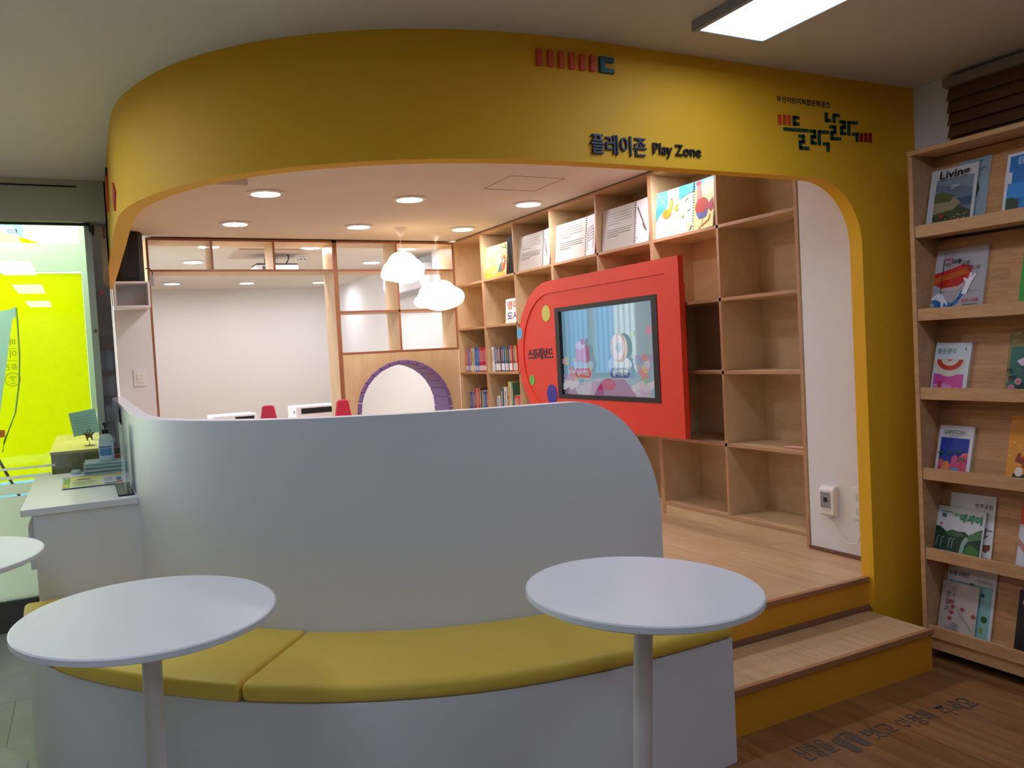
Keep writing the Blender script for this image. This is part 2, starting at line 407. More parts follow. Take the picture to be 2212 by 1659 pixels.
# stepped platform
inner = []
_P = [p for p in plan_at() if p.x <= 1.9]
for i, p in enumerate(_P):
    tt_ = (_P[min(i+1, len(_P)-1)]-_P[max(i-1, 0)]).normalized(); inner.append((p.x+tt_.y*.066, p.y-tt_.x*.066))
inner = [(1.885, 2.535)] + [q for q in inner if q[0] < 1.88] + [(.244, 7.3), (.244, 12.2)]
edge_poly = [(1.887, 2.5125), (3.0285, 2.5125), (3.0285, 2.531), (3.75, 2.531), (3.75, 12.3), (.12, 12.3), (.12, 12.2)] + inner[::-1]
bm = bmesh.new(); prism(bm, edge_poly, 0, ZP-.012)
struct('floor', bm, mat('platform_core', '#8a7a60', .8), label='core of the raised play room platform')
bm = bmesh.new(); prism(bm, edge_poly, ZP-.012, ZP)
struct('floor', bm, M_deck, label='light oak floor of the raised play room')
t = thing('platform_steps', 'two yellow steps with oak treads leading up to the raised play room', 'steps', (2.45, 2.33, 0))
obj('riser', B(1.86, 3.007, 2.178, 2.20, 0, .155), M_step, t)
obj('riser', B(1.89, 3.029, 2.494, 2.512, .17, ZP-.018), M_step, t)
obj('side_panel', B(2.985, 3.007, 2.20, 2.462, 0, .155), M_step, t)
obj('tread', B(1.86, 3.000, 2.185, 2.494, .155, .1695), M_deck, t)
obj('nosing', B(1.86, 3.012, 2.168, 2.190, .148, .172), mat('nosing', '#a97650', .4), t, .002)
obj('nosing', B(1.89, 3.0285, 2.486, 2.512, ZP-.018, ZP+.003), mat('nosing', '#a97650', .4), t, .002)
bm = bmesh.new(); prism(bm, [(2.494, .17), (2.476, .17), (2.478, .176), (2.486, .186), (2.494, .19)], 1.89, 3.024, axis='x')
obj('cove_trim', bm, M_trim, t)

# ================================================================= BOOKCASES (units of the tall plywood wall)
YC = [7.30, 6.690, 6.071, 5.452, 4.824, 4.207, 3.602, 3.013]
ROWS = [(.388, 'b'), (.805, 's'), (1.221, 's'), (1.637, 's'), (2.051, 's')]
XB = 3.545; TK = .018
units = [(0, 1, 'narrow birch plywood bookcase in the corner by the open partition'), (1, 3, 'birch plywood bookcase holding the packed picture books behind the red screen panel'),
         (3, 5, 'birch plywood bookcase mostly hidden behind the red screen panel'), (5, 7, 'nearly empty birch plywood bookcase next to the white wall')]
for (a, b_, lab) in units:
    y1 = YC[a] - (0 if a else .001); y0 = YC[b_]
    t = thing('bookcase', lab, 'bookcase', (XS+.15, (y0+y1)/2, ZP), 'tall plywood bookcases')
    e = {'-x': 1}
    for yy in (y0, y1-TK): obj('side_panel', B(XS, XB, yy, yy+TK, ZP, 2.474, fm=e), [M_ply, M_edge], t)
    if b_-a == 2:
        yc = YC[a+1]; obj('divider', B(XS, XB, yc-TK/2, yc+TK/2, .388, 2.456, fm=e), [M_ply, M_edge], t)
    for z, k in ROWS: obj('shelf', B(XS, XB, y0+TK, y1-TK, z-TK, z, fm=e), [M_plyh, M_edge], t)
    obj('top_board', B(XS, XB, y0+TK, y1-TK, 2.456, 2.474, fm=e), [M_plyh, M_edge], t)
    obj('kick_board', B(XS+.004, XS+.016, y0+TK, y1-TK, ZP, .370), M_plyh, t)
    obj('back_panel', B(XB, XB+.008, y0, y1, ZP, 2.474), M_plyh, t)

# ================================================================= OPEN PARTITION with padded arch
t = thing('open_partition', 'open plywood room divider with a grid of see-through cells and a round crawl opening', 'room divider', (1.9, YP+.17, ZP))
YB = 7.64; e = {'-y': 1}
for x0, z0, z1 in ((.508, ZP, 2.474), (2.044, ZP, 2.474), (3.214, 1.463, 2.474)): obj('upright', B(x0, x0+(.04 if abs(x0-2.044) < .01 else TK), YP, YB, z0, z1, fm=e), [M_ply, M_edgeb], t)
for x in (1.006, 1.518): obj('upright', B(x, x+TK, YP, YB, 2.217, 2.456, fm=e), [M_ply, M_edgeb], t)
obj('upright', B(2.640, 2.640+TK, YP, YB, 1.463, 2.456, fm=e), [M_ply, M_edgeb], t)
obj('top_board', B(.526, 3.214, YP, YB, 2.456, 2.474, fm=e), [M_plyh, M_edgeb], t)
obj('shelf', B(.526, 2.044, YP, YB, 2.199, 2.217, fm=e), [M_plyh, M_edgeb], t)
for z in (2.217, 1.840): obj('shelf', B(2.084, 3.214, YP, YB, z-TK, z, fm=e), [M_plyh, M_edgeb], t)
obj('shelf', B(2.084, 3.232, YP, YB, 1.463-TK, 1.463, fm=e), [M_plyh, M_edgeb], t)
# panel with hole
cx, cz, ro, ri = 2.657, .90, .467, .430
bm = bmesh.new()
for y in (YP+.003, YB-.003):
    arc = [(cx+ro*math.cos(R(a)), cz+ro*math.sin(R(a))) for a in range(180, -1, -6)]
    ol = [(2.084, ZP), (2.084, 1.445), (3.231, 1.445), (3.231, ZP), (cx+ro, ZP)] + arc[::-1] + [(cx-ro, ZP)]
    vs = [bm.verts.new((p[0], y, p[1])) for p in ol]; f = bm.faces.new(vs)
obj('arch_panel', bm, M_ply, t)
bm = bmesh.new()
pl = []
A = [(180-a) for a in range(0, 181, 12)]
def arch_block(a0, a1):
    b = bmesh.new(); pts = [(cx+ro*math.cos(R(a)), cz+ro*math.sin(R(a))) for a in (a0, (a0+a1)/2, a1)] + [(cx+ri*math.cos(R(a)), cz+ri*math.sin(R(a))) for a in (a1, (a0+a1)/2, a0)]
    prism(b, pts, YP-.015, YB+.015, axis='y'); return b
bm.free()
t2 = thing('padded_arch', 'purple segmented padding lining the round crawl opening of the plywood divider', 'padding', (cx, YP+.17, ZP))
for a0, a1 in zip(A[:-1], A[1:]): obj('padding_block', arch_block(a0-.3, a1+.3), M_purple, t2, .006, 2)
for s in (-1, 1):
    for k in range(5):
        z1 = cz-.002-k*.115; z0 = max(ZP, z1-.112); x0, x1 = sorted((cx+s*ro, cx+s*ri))
        obj('padding_block', B(x0, x1, YP-.015, YB+.015, z0, z1), M_purple, t2, .006, 2)

# ================================================================= LAMPS
def ceiling_panel(x0, x1, y0, y1, lab, name='ceiling_panel_light'):
    t = thing(name, lab, 'ceiling light', ((x0+x1)/2, (y0+y1)/2, ZC-.04), 'rectangular ceiling panel lights')
    bm = bmesh.new(); z = ZC-.0005
    box(bm, x0-.02, x0, y0-.02, y1+.02, z-.035, z); box(bm, x1, x1+.006, y0-.02, y1+.02, z-.035, z)
    box(bm, x0, x1, y0-.02, y0, z-.035, z); box(bm, x0, x1, y1, y1+.006, z-.035, z)
    obj('frame', bm, mat('lamp_frame', '#9a9ca0', .4), t, .003)
    obj('diffuser', B(x0, x1, y0, y1, z-.03, z-.002), M_panel, t)
ceiling_panel(1.926, 2.212, .92, 2.188, 'bright rectangular ceiling light above the steps side of the hall, cut by the picture edge')
for k, y in enumerate((2.80, .65, -1.55, -3.95)):
    ceiling_panel(-.67, -.37, y, y+1.25, ['rectangular ceiling light nearest the glass entrance, seen only as a reflection in the glass', 'rectangular ceiling light seen reflected second from the top in the entrance glass', 'rectangular ceiling light seen reflected third from the top in the entrance glass', 'rectangular ceiling light seen reflected lowest in the entrance glass'][k])
ceiling_panel(1.926, 2.212, -1.3, -.05, 'rectangular ceiling light in the row above the camera side of the hall')
def downlight(x, y, lab, grp):
    t = thing('downlight', lab, 'ceiling light', (x, y, ZC), grp)
    bm = bmesh.new(); lathe(bm, [(.088, -.001), (.118, -.001), (.12, -.006), (.09, -.012), (.088, -.001)], 32, c=(x, y, ZC)); obj('trim_ring', bm, mat('downlight_ring', '#dcd8d2', .5), t)
    bm = bmesh.new(); lathe(bm, [(0, -.006), (.086, -.004), (.088, -.002)], 32, c=(x, y, ZC)); obj('lens', bm, M_down, t)
pos = ['left', 'middle', 'right']
for r, y in enumerate((5.36, 6.55)):
    for k, x in enumerate((1.095, 2.066, 3.0)):
        downlight(x, y, 'round recessed downlight in the play room, %s one of the %s row' % (pos[k], ['front', 'back'][r]), 'round downlights in the play room ceiling')
for r, (y, xs) in enumerate(((7.80, (0, 1, 2)), (8.97, (0, 2)), (11.25, (0, 1, 2)))):
    for k in xs:
        x = (1.06, 1.98, 2.95)[k]
        downlight(x, y, 'round downlight behind the open divider, %s one of the %s row' % (pos[k], ['nearest', 'middle', 'farthest'][r]), 'round downlights behind the divider')
for k, x in enumerate((1.095, 2.066, 3.0)):
    downlight(x, 4.0, 'round recessed downlight just behind the yellow fascia, %s one of its row' % pos[k], 'round downlights in the play room ceiling')
# cloud pendants
def cloud_mesh(lobes, nu=48, nv=28):
    bm = bmesh.new(); rows = []
    def rad(d):
        s = 0; K = 12.0
        for (c, r) in lobes:
            c = Vector(c); r = Vector(r)
            dd = Vector((d.x/r.x, d.y/r.y, d.z/r.z)); cc = Vector((c.x/r.x, c.y/r.y, c.z/r.z))
            A_ = dd.dot(dd); B_ = -2*dd.dot(cc); C_ = cc.dot(cc)-1; D = B_*B_-4*A_*C_
            if D < 0: continue
            tt = (-B_+math.sqrt(D))/(2*A_)
            if tt > 0: s += math.exp(K*tt*10*.55)
        return math.log(max(s, 1e-9))/(K*10*.55) if s > 0 else .02
    for j in range(nv+1):
        th = PI*j/nv; row = []
        for i in range(nu):
            ph = 2*PI*i/nu; d = Vector((math.sin(th)*math.cos(ph), math.sin(th)*math.sin(ph), math.cos(th)))
            row.append(d*rad(d))
        rows.append(row)
    V = [[bm.verts.new(p) for p in (r_ if 0 < j < nv else r_[:1])] for j, r_ in enumerate(rows)]
    for j in range(nv):
        for i in range(nu):
            a, b = V[j], V[j+1]; k = (i+1) % nu
            if len(a) == 1: f = bm.faces.new((a[0], b[i], b[k]))
            elif len(b) == 1: f = bm.faces.new((a[i], b[0], a[k]))
            else: f = bm.faces.new((a[i], b[i], b[k], a[k]))
            f.smooth = True
    bmesh.ops.smooth_vert(bm, verts=bm.verts[:], factor=.5, use_axis_x=True, use_axis_y=True, use_axis_z=True)
    bmesh.ops.smooth_vert(bm, verts=bm.verts[:], factor=.5, use_axis_x=True, use_axis_y=True, use_axis_z=True)
    return bm
def pendant(x, y, z, lobes, lab):
    t = thing('cloud_pendant_lamp', lab, 'pendant lamp', (x, y, z), 'cloud-shaped pendant lamps')
    bm = cloud_mesh(lobes); obj('lamp_shade', bm, M_cloud, t, world=False)
    bm = bmesh.new(); lathe(bm, [(.062, 0), (.060, -.004), (.012, -.068), (0, -.068)], 28, c=(x, y, ZC-.001)); obj('ceiling_canopy', bm, mat('canopy_white', '#e6e0d8', .5), t)
    bm = bmesh.new(); tube(bm, [(x, y, ZC-.066), (x+.002, y, ZC-.09), (x-.012, y, ZC-.13), (x+.004, y, (z+ZC)/2), (x+.002, y, z+.09)], .0016, 6); obj('cord', bm, mat('cord_clear', '#d8d0c8', .4), t)
pendant(2.446, 6.60, 2.150, [((0, 0, .045), (.125, .11, .095)), ((-.10, 0, -.03), (.085, .085, .08)), ((-.15, 0, -.065), (.045, .06, .045)), ((.11, 0, -.015), (.085, .085, .085)), ((.02, 0, -.06), (.13, .09, .075))], 'glowing cloud-shaped pendant lamp, the smaller higher one on the left')
pendant(2.858, 6.84, 1.930, [((.03, 0, .045), (.13, .11, .095)), ((-.09, 0, .015), (.095, .085, .085)), ((-.185, 0, -.055), (.06, .06, .06)), ((.165, 0, -.01), (.09, .085, .085)), ((0, 0, -.065), (.15, .09, .070)), ((.09, 0, -.04), (.12, .09, .075))], 'glowing cloud-shaped pendant lamp, the lower wider one on the right')

# ================================================================= BENCH, COUNTER, TABLES
YCT = 3.885
back = [(p.x, p.y) for p in CURVE if p.x < 1.84 and p.y < YCT]
back = [(1.83, y_on(1.83))] + back + [(.171, YCT)]
front = [(-.272, YCT), (-.262, 3.62), (-.237, 3.38), (-.188, 3.20), (-.10, 3.02), (.0, 2.86), (.10, 2.73), (.215, 2.60), (.34, 2.475), (.47, 2.37), (.60, 2.285), (.75, 2.205), (.92, 2.135), (1.10, 2.085), (1.32, 2.052), (1.52, 2.042), (1.70, 2.042), (1.83, 2.048)]
fc = catmull(front, 4); front_s = [(p.x, p.y) for p in fc]
bt = thing('curved_bench', 'curved white bench base with yellow seat cushions running along the white partition', 'bench', (.7, 2.6, 0))
bm = bmesh.new(); prism(bm, [(x, y-.001) for x, y in back]+front_s, 0, .42); obj('base', bm, M_white, bt, .003)
# cushions, split at the seam
def seam_split():
    sb = min(range(len(back)), key=lambda i: abs(back[i][0]-.628)); sf = min(range(len(front_s)), key=lambda i: abs(front_s[i][0]-.335))
    sb2 = min(range(len(back)), key=lambda i: abs(back[i][0]-.20)); sf2 = min(range(len(front_s)), key=lambda i: (front_s[i][0]+.16)**2+(front_s[i][1]-3.13)**2)
    def off(P):   # overhang at the front
        out = []
        for i, p in enumerate(P):
            a = Vector(P[max(i-1, 0)]); b = Vector(P[min(i+1, len(P)-1)]); t_ = (b-a).normalized(); out.append((p[0]+t_.y*.008, p[1]-t_.x*.008))
        return out
    F = off(front_s); bk = [(x-.0, y-.004) for x, y in back]
    g = .003
    def sh(P, d): return [(p[0]+d*.8, p[1]+d*.6) for p in P]
    right = bk[:sb+1] + [(F[sf][0]+g, F[sf][1])] + F[sf+1:-1] + [(1.838, 2.04)]
    right[sb] = (bk[sb][0]+g, bk[sb][1])
    left = [(bk[sb][0]-g, bk[sb][1]-.0)] + bk[sb+1:sb2+1] + F[sf2:sf] + [(F[sf][0]-g, F[sf][1])]
    far = [(bk[sb2][0]-.002, bk[sb2][1]+g)] + bk[sb2+1:] + F[:sf2] + [(F[sf2][0]-.002, F[sf2][1]+g)]
    far = [(x, min(y, YCT-.004)) for x, y in far]
    return right, left, far
for k, P in enumerate(seam_split()):
    bm = bmesh.new(); prism(bm, P, .4205, .478); bmesh.ops.remove_doubles(bm, verts=bm.verts[:], dist=1e-4)
    o = obj('seat_cushion', bm, M_cush, bt, .022, 4); 
    for p in o.data.polygons: p.use_smooth = True
# service counter
t = thing('service_counter', 'low white service counter at the end of the bench, by the glass entrance', 'counter', (-.05, 4.5, 0))
obj('worktop', B(-.269, .170, YCT-.006, 5.14, .828, .857), M_white, t, .002)
obj('body', B(-.225, .1715, YCT+.001, 5.12, 0, .8275), M_white, t)
obj('drawer', B(-.248, -.2255, 3.92, 4.5, .60, .79), M_white, t, .004)
# tables: top tilts with the pole as in the place
def cafe_table(cx, cy, zt, r, a, b_, lab, pr=.0235, base_r=.205, baseloc=None):
    t = thing('round_table', lab, 'table', (cx-a*zt, cy-b_*zt, 0), 'white round pedestal tables', rot=(-b_, a, 0))
    bm = bmesh.new(); lathe(bm, [(0, zt), (r-.004, zt), (r, zt-.003), (r, zt-.016), (r-.012, zt-.022), (0, zt-.022)], 96, smooth=False); obj('tabletop', bm, M_white, t, world=False)
    bm = bmesh.new(); lathe(bm, [(pr*2.4, zt-.0225), (pr*2.4, zt-.028), (pr, zt-.029), (pr*1.0, .03), (0, .03)], 32); obj('pole', bm, mat('white_steel', '#dcd6d0', .4), t, world=False)
    bm = bmesh.new(); lathe(bm, [(0, .030), (.05, .028), (base_r-.015, .012), (base_r, .007), (base_r, 0.001), (0, 0.001)], 64); obj('base', bm, mat('white_steel', '#dcd6d0', .4), t, world=False)
    return t
cafe_table(.105, 2.229, .80, .304, .020, -.040, 'white round table in front of the left end of the bench, whole top in view')
cafe_table(1.193, 1.649, .80, .292, .039, -.030, 'white round table on a white pole in front of the right end of the bench')
cafe_table(-.535, 3.40, .785, .366, -.01, -.02, 'white round table cut off by the left edge of the picture, beside the glass entrance', base_r=.255)
tag(obj('adhesive_label', B(-.37, -.335, 3.48, 3.53, .0135, .0145), M_paper, rot=None), 'small white paper slip lying on the base of the table at the left edge', 'label')

# ================================================================= RED SCREEN PANEL
XP = 3.03
t = thing('screen_panel', 'big red board with one rounded end framing a touch screen, mounted on the bookcases', 'screen board', (XP+.03, 4.7, .84))
def dshape(yr, yl_c, r, zc, n=28):
    """right end straight at y=yr, left end half round about (yl_c, zc)"""
    pts = [(yr, zc-r)] + [(yl_c+r*math.cos(R(a)), zc+r*math.sin(R(a))) for a in [(-90+180*k/n) for k in range(n+1)]] + [(yr, zc+r)]
    return pts
bm = bmesh.new(); prism(bm, dshape(3.70, 5.163, .525, 1.366), XP, XP+.028, axis='x'); body = bm
SC = (3.918, 5.108, 1.040, 1.690)
# plate with the screen opening cut out: build as bands around the opening
bm.free(); bm = bmesh.new()
out = dshape(3.70, 5.163, .525, 1.366)
def plate(bm, x0, x1):
    top_z, bot_z = 1.891, .841
    ys, ye, z0, z1 = SC
    prism(bm, [(3.70, bot_z), (ys, bot_z), (ys, top_z), (3.70, top_z)], x0, x1, axis='x')
    prism(bm, [(ys, bot_z), (ye, bot_z), (ye, z0), (ys, z0)], x0, x1, axis='x')
    prism(bm, [(ys, z1), (ye, z1), (ye, top_z), (ys, top_z)], x0, x1, axis='x')
    prism(bm, [(ye, bot_z)] + [(5.163+.525*math.cos(R(a)), 1.366+.525*math.sin(R(a))) for a in [(-90+180*k/36) for k in range(37)]] + [(ye, top_z)], x0, x1, axis='x')
plate(bm, XP, XP+.028); board = obj('board', bm, M_red, t)
bm = bmesh.new()
def u_path(r, yr): return [(yr, 1.366-r)] + [(5.163+r*math.cos(R(a)), 1.366+r*math.sin(R(a))) for a in [(-90+180*k/40) for k in range(41)]] + [(yr, 1.366+r)]
o_, i_ = u_path(.525, 3.70), u_path(.437, 3.832)
prism(bm, o_ + [(3.70, 1.803)] + i_[::-1] + [(3.70, .929)], XP-.007, XP+.0005, axis='x') if False else None
n = len(o_)
for k in range(n-1):
    prism(bm, [o_[k], o_[k+1], i_[k+1], i_[k]], XP-.008, XP-.0003, axis='x')
prism(bm, [(3.70, .841), (3.832, .929), (3.832, 1.803), (3.70, 1.891)], XP-.008, XP-.0003, axis='x')
for k, (a, b) in enumerate(((0, 1), (1, 2))): pass
bmesh.ops.remove_doubles(bm, verts=bm.verts[:], dist=1e-4)
# remove the inner walls between neighbouring pieces
dup = [f for f in bm.faces if all(len(e_.link_faces) > 2 for e_ in f.edges if abs(e_.verts[0].co.x-e_.verts[1].co.x) < 1e-4)and abs(f.normal.x) < .5 and False]
obj('raised_rim', bm, M_red, board)
# recess field right of the rim end: taper strip keeps the rim flush at the right
obj('mounting_box', B(XP+.06, XS-.001, 3.90, 4.9, .88, 1.75), M_redd, t)
obj('mounting_frame', B(XP+.0285, XP+.0595, 3.86, 5.0, .87, 1.77), M_redd, t)
# display
ys, ye, z0, z1 = SC; w = .050
bm = bmesh.new()
for a in ((ys+.001, ye-.001, z0+.001, z0+.030), (ys+.001, ye-.001, z1-.030, z1-.001), (ys+.001, ys+.055, z0+.030, z1-.030), (ye-.055, ye-.001, z0+.030, z1-.030)): box(bm, XP-.004, XP+.022, *a)
bz = obj('screen_bezel', bm, M_black, t)
sy0, sy1, sz0, sz1 = ys+.05, ye-.05, z0+.026, z1-.026
obj('display_housing', B(XP+.024, XP+.0275, ys+.002, ye-.002, z0+.002, z1-.002), M_black, t)
def em(c, s=.42): return mat('screen_'+c.lstrip('#')+str(s), '#0a0c10', .04, emit=c, es=s, spec=.9, coat=.6)
A = Art(); Wd, Hd = sy1-sy0, sz1-sz0     # u from left (high y) to right
def u(f): return f*Wd
def v(f): return f*Hd
A.rect(0, 0, Wd, Hd, em('#9ccbe0'))
A.poly([(0, 0), (u(.17), 0), (u(.10), v(.14)), (0, v(.14))], em('#a98fb4'))
A.poly([(u(.17), 0), (u(.34), 0), (u(.44), v(.20)), (u(.30), v(.16)), (u(.10), v(.14))], em('#d8d4ea'))
A.poly([(u(.34), 0), (u(.80), 0), (u(.68), v(.20)), (u(.48), v(.20))], em('#a87fae'))
A.poly([(u(.80), 0), (Wd, 0), (Wd, v(.14)), (u(.82), v(.14)), (u(.74), v(.12))], em('#d9d2e6'))
A.poly([(u(.38), v(.07)), (u(.56), v(.07)), (u(.60), v(.13)), (u(.52), v(.20)), (u(.46), v(.18))], em('#d2437c'))
rr = random.Random(5)
for k in range(46):
    side = rr.random() < .5
    x = u(rr.uniform(.01, .20) if side else rr.uniform(.78, .99)); z = v(rr.uniform(.05, .42)*(1 if rr.random() < .8 else 2))
    A.ell(x, z, u(rr.uniform(.016, .034)), v(rr.uniform(.025, .055)), em(rr.choice(['#e8a9c8', '#b9a7e2', '#a8dbb0', '#f0e08a', '#8fc9e8', '#e99aa0', '#e2d9f0'])), n=14)
for k in range(12): A.ell(u(.02+.03*(k % 6)) if k < 6 else u(.80+.035*(k % 6)), v(.10+.02*(k % 3)), u(.03), v(.04), em('#ece6f2'), n=14)
A.ell(u(.26), v(.35), u(.115), v(.09), em('#c9dcf0')); A.ell(u(.655), v(.35), u(.125), v(.09), em('#c9dcf0'))
A.poly([(u(.175), v(.40)), (u(.30), v(.37)), (u(.345), v(.40)), (u(.34), v(.55)), (u(.27), v(.62)), (u(.19), v(.57))], em('#efa9bf'))
A.poly([(u(.30), v(.37)), (u(.345), v(.40)), (u(.34), v(.55)), (u(.29), v(.60))], em('#c94f74'))
A.ell(u(.235), v(.58), u(.055), v(.045), em('#f3e8f4')); A.ell(u(.27), v(.62), u(.02), v(.038), em('#e05068'))
A.ell(u(.665), v(.53), u(.085), v(.155), em('#b58560')); A.ell(u(.645), v(.535), u(.073), v(.14), em('#efd9ea')); A.ell(u(.655), v(.53), u(.026), v(.055), em('#8cc4e6'))
def pill(x0, x1, z0_, z1_, c):
    r_ = (z1_-z0_)/2; A.poly([(x0+r_*math.cos(R(a)), z0_+r_+r_*math.sin(R(a))) for a in range(90, 271, 15)] + [(x1+r_*math.cos(R(a)), z0_+r_+r_*math.sin(R(a))) for a in range(-90, 91, 15)], em(c))
pill(u(.195), u(.325), v(.195), v(.325), '#f3e9f0'); pill(u(.195), u(.325), v(.203), v(.317), '#e8635c')
pill(u(.59), u(.735), v(.195), v(.325), '#d8e4f2'); pill(u(.59), u(.735), v(.203), v(.317), '#3a5fa8')
A.text('놀이학습', u(.19), v(.225), u(.33), v(.295), em('#fbeaf0'), .02); A.text('놀이동화', u(.585), v(.225), u(.74), v(.295), em('#e6f0fb'), .02)
A.text('Contents', u(.42), v(.035), u(.50), v(.055), em('#7a5f86'))if False else None
A.build('display', t, loc=Vector((XP+.0235, sy1, sz0))-t.location, rot=(0, 0, -PI/2))
# dots and lettering on the board
for (y, z, ry, rz, c, lab) in ((5.228, 1.660, .060, .060, '#c8c85a', 'yellow-green dot'), (5.640, 1.532, .045, .046, '#5ab4dc', 'light blue dot'), (5.492, 1.168, .040, .040, '#5fb848', 'green dot'), (5.200, 1.066, .072, .072, '#2c2c9c', 'dark blue dot')):
    bm = bmesh.new(); prism(bm, [(y+ry*math.cos(R(a)), z+rz*math.sin(R(a))) for a in range(0, 360, 10)], XP-.0105 if abs(y-5.64) < .01 else XP-.004, XP-.0085 if abs(y-5.64) < .01 else XP-.0005, axis='x')
    tag(obj('round_sticker', bm, mat('dot'+c, c, .5), board), lab)
bm = bmesh.new(); put_text(bm, '스토리보드', 0, 0, .375, .088, depth=.004, bold=.02)
o = obj('board_lettering', bm, mat('board_letters', '#1c2438', .5), t, world=False, loc=Vector((XP-.0005, 5.535, 1.322))-t.location, rot=(0, 0, -PI/2))

# ================================================================= SIGNS ON THE YELLOW WALL
YW = 2.465
M_navy = mat('sign_navy', '#2b3652', .5); M_dk = mat('sign_black', '#1a1a1c', .5); M_teal = mat('sign_teal', '#0d4a3c', .5); M_teal2 = mat('sign_blue_green', '#0f6068', .5)
M_or = mat('sign_orange', '#d8501e', .5); M_dr = mat('sign_dark_red', '#9c1414', .5)
t = thing('wall_sign', 'raised dark lettering reading Play Zone in Korean and English above the opening', 'sign', (1.89, YW, 2.09))
bm = bmesh.new(); put_text(bm, '플레이존', 1.648, 2.086, 1.889, 2.157, y=YW+.005, depth=.010, bold=.010); obj('korean_letters', bm, M_navy, t, .001, 1)
bm = bmesh.new(); put_text(bm, 'Play Zone', 1.919, 2.088, 2.145, 2.141, y=YW+.001, depth=.008, bold=.012); obj('english_letters', bm, M_dk, t)
t = thing('wall_sign', 'row of six raised orange bars ending in a blue-green bracket, high on the yellow wall', 'sign', (1.6, YW, 2.37))
for k in range(6):
    x = 1.451+k*.0418; obj('bar', B(x, x+.0232, y_on(x)-.012, y_on(x)+.004, 2.377-.0003*k, 2.4345-.0005*k), M_or, t, .002)
bm = bmesh.new()
prism(bm, [(1.7000, 2.376), (1.7600, 2.375), (1.7600, 2.3915), (1.722, 2.392), (1.722, 2.4145), (1.7600, 2.4135), (1.7600, 2.4305), (1.7000, 2.432)], YW-.008, YW+.008, axis='y'); obj('bracket', bm, M_teal2, t, .0015)
t = thing('wall_sign', 'angular green and red block-letter emblem at the right end of the yellow wall', 'sign', (2.83, YW, 2.16))
LG = {'teal': [[(2.6761, 2.2955), (2.6475, 2.2939), (2.6475, 2.2676), (2.6754, 2.2693)], [(2.5857, 2.2432), (2.7264, 2.2462)], [(2.6681, 2.2205), (2.6954, 2.2212), (2.6949, 2.198), (2.6769, 2.1968), (2.6773, 2.1724), (2.7261, 2.1738)], [(2.7343, 2.2455), (2.7621, 2.2461), (2.7616, 2.2234), (2.7451, 2.2223), (2.7456, 2.1977), (2.7713, 2.1981)], [(2.7875, 2.1914), (2.7893, 2.2463), (2.8463, 2.2485)], [(2.81, 2.1982), (2.8392, 2.1994), (2.8382, 2.1678)], [(2.8345, 2.3295), (2.8346, 2.2968), (2.8621, 2.2985)], [(2.8805, 2.2913), (2.8814, 2.323), (2.9153, 2.3245)], [(2.8532, 2.2729), (2.8826, 2.2736), (2.8821, 2.2506), (2.8639, 2.2485), (2.8637, 2.2237), (2.9181, 2.2265)], [(2.9124, 2.2984), (2.9411, 2.2993), (2.9414, 2.2763), (2.9233, 2.2741), (2.9231, 2.2497), (2.9508, 2.2509)], [(2.9679, 2.245), (2.9699, 2.2985), (3.0274, 2.3023)], [(2.9896, 2.2514), (3.0189, 2.2528), (3.0184, 2.2205)]],
      'red': [[(3.0457, 2.2607), (3.0449, 2.2223)], [(3.0746, 2.2617), (3.0734, 2.2235)], [(3.1019, 2.2637), (3.1014, 2.2241)]], 'orange': [[(2.5664, 2.299), (2.5657, 2.2593)], [(2.594, 2.3001), (2.5925, 2.2602)], [(2.6203, 2.3005), (2.6196, 2.2608)]]}
for key, m_ in (('teal', M_teal), ('red', M_dr), ('orange', M_or)):
    for s in LG[key]:
        bm = bmesh.new(); hw_ = .0078 if key == 'teal' else .0085
        for i, (p, q) in enumerate(zip(s[:-1], s[1:])):
            p = Vector(p); q = Vector(q); d = (q-p).normalized(); nn = Vector((-d.y, d.x))*hw_
            hz = hw_*(.78 if abs(d.x) > abs(d.y) else 1)
            nn = nn.normalized()*hz
            pa = p-d*(hw_*.8 if i > 0 else 0); qb = q+d*(hw_*.8 if i < len(s)-2 else 0)
            prism(bm, [tuple(pa+nn), tuple(pa-nn), tuple(qb-nn), tuple(qb+nn)], YW-.005, YW+.001, axis='y')
        obj('emblem_stroke' if key == 'teal' else 'emblem_bar', bm, m_, t)
bm = bmesh.new(); put_text(bm, '부산어린이복합문화공간', 2.556, 2.350, 2.861, 2.376, y=YW+.0005, depth=.002, bold=.01); obj('caption_letters', bm, M_dk, t)
def diamond(y, z, hy, hz, m_, lab):
    bm = bmesh.new(); x = .168+.004*(y-4.2)/.6 if y > 4.2 else .1685
    prism(bm, [(y, z+hz), (y+hy, z), (y, z-hz), (y-hy, z)], x-.006, x+.002, axis='x'); return tag(obj('wall_emblem', bm, m_), lab, 'sign')
diamond(3.985, 2.163, .115, .062, mat('sign_crimson', '#c01c2c', .5), 'small red diamond on the curved end of the yellow wall')
t = thing('wall_sign', 'black and orange emblem far round the left end of the yellow wall', 'sign', (.165, 4.72, 2.3))
bm = bmesh.new(); prism(bm, [(4.62, 2.43), (4.80, 2.37), (4.80, 2.35), (4.62, 2.41)], .160, .172, axis='x'); obj('black_stroke', bm, M_dk, t)
bm = bmesh.new(); prism(bm, [(4.62, 2.39), (4.82, 2.33), (4.82, 2.24), (4.66, 2.28)], .160, .172, axis='x'); obj('orange_stroke', bm, M_or, t)

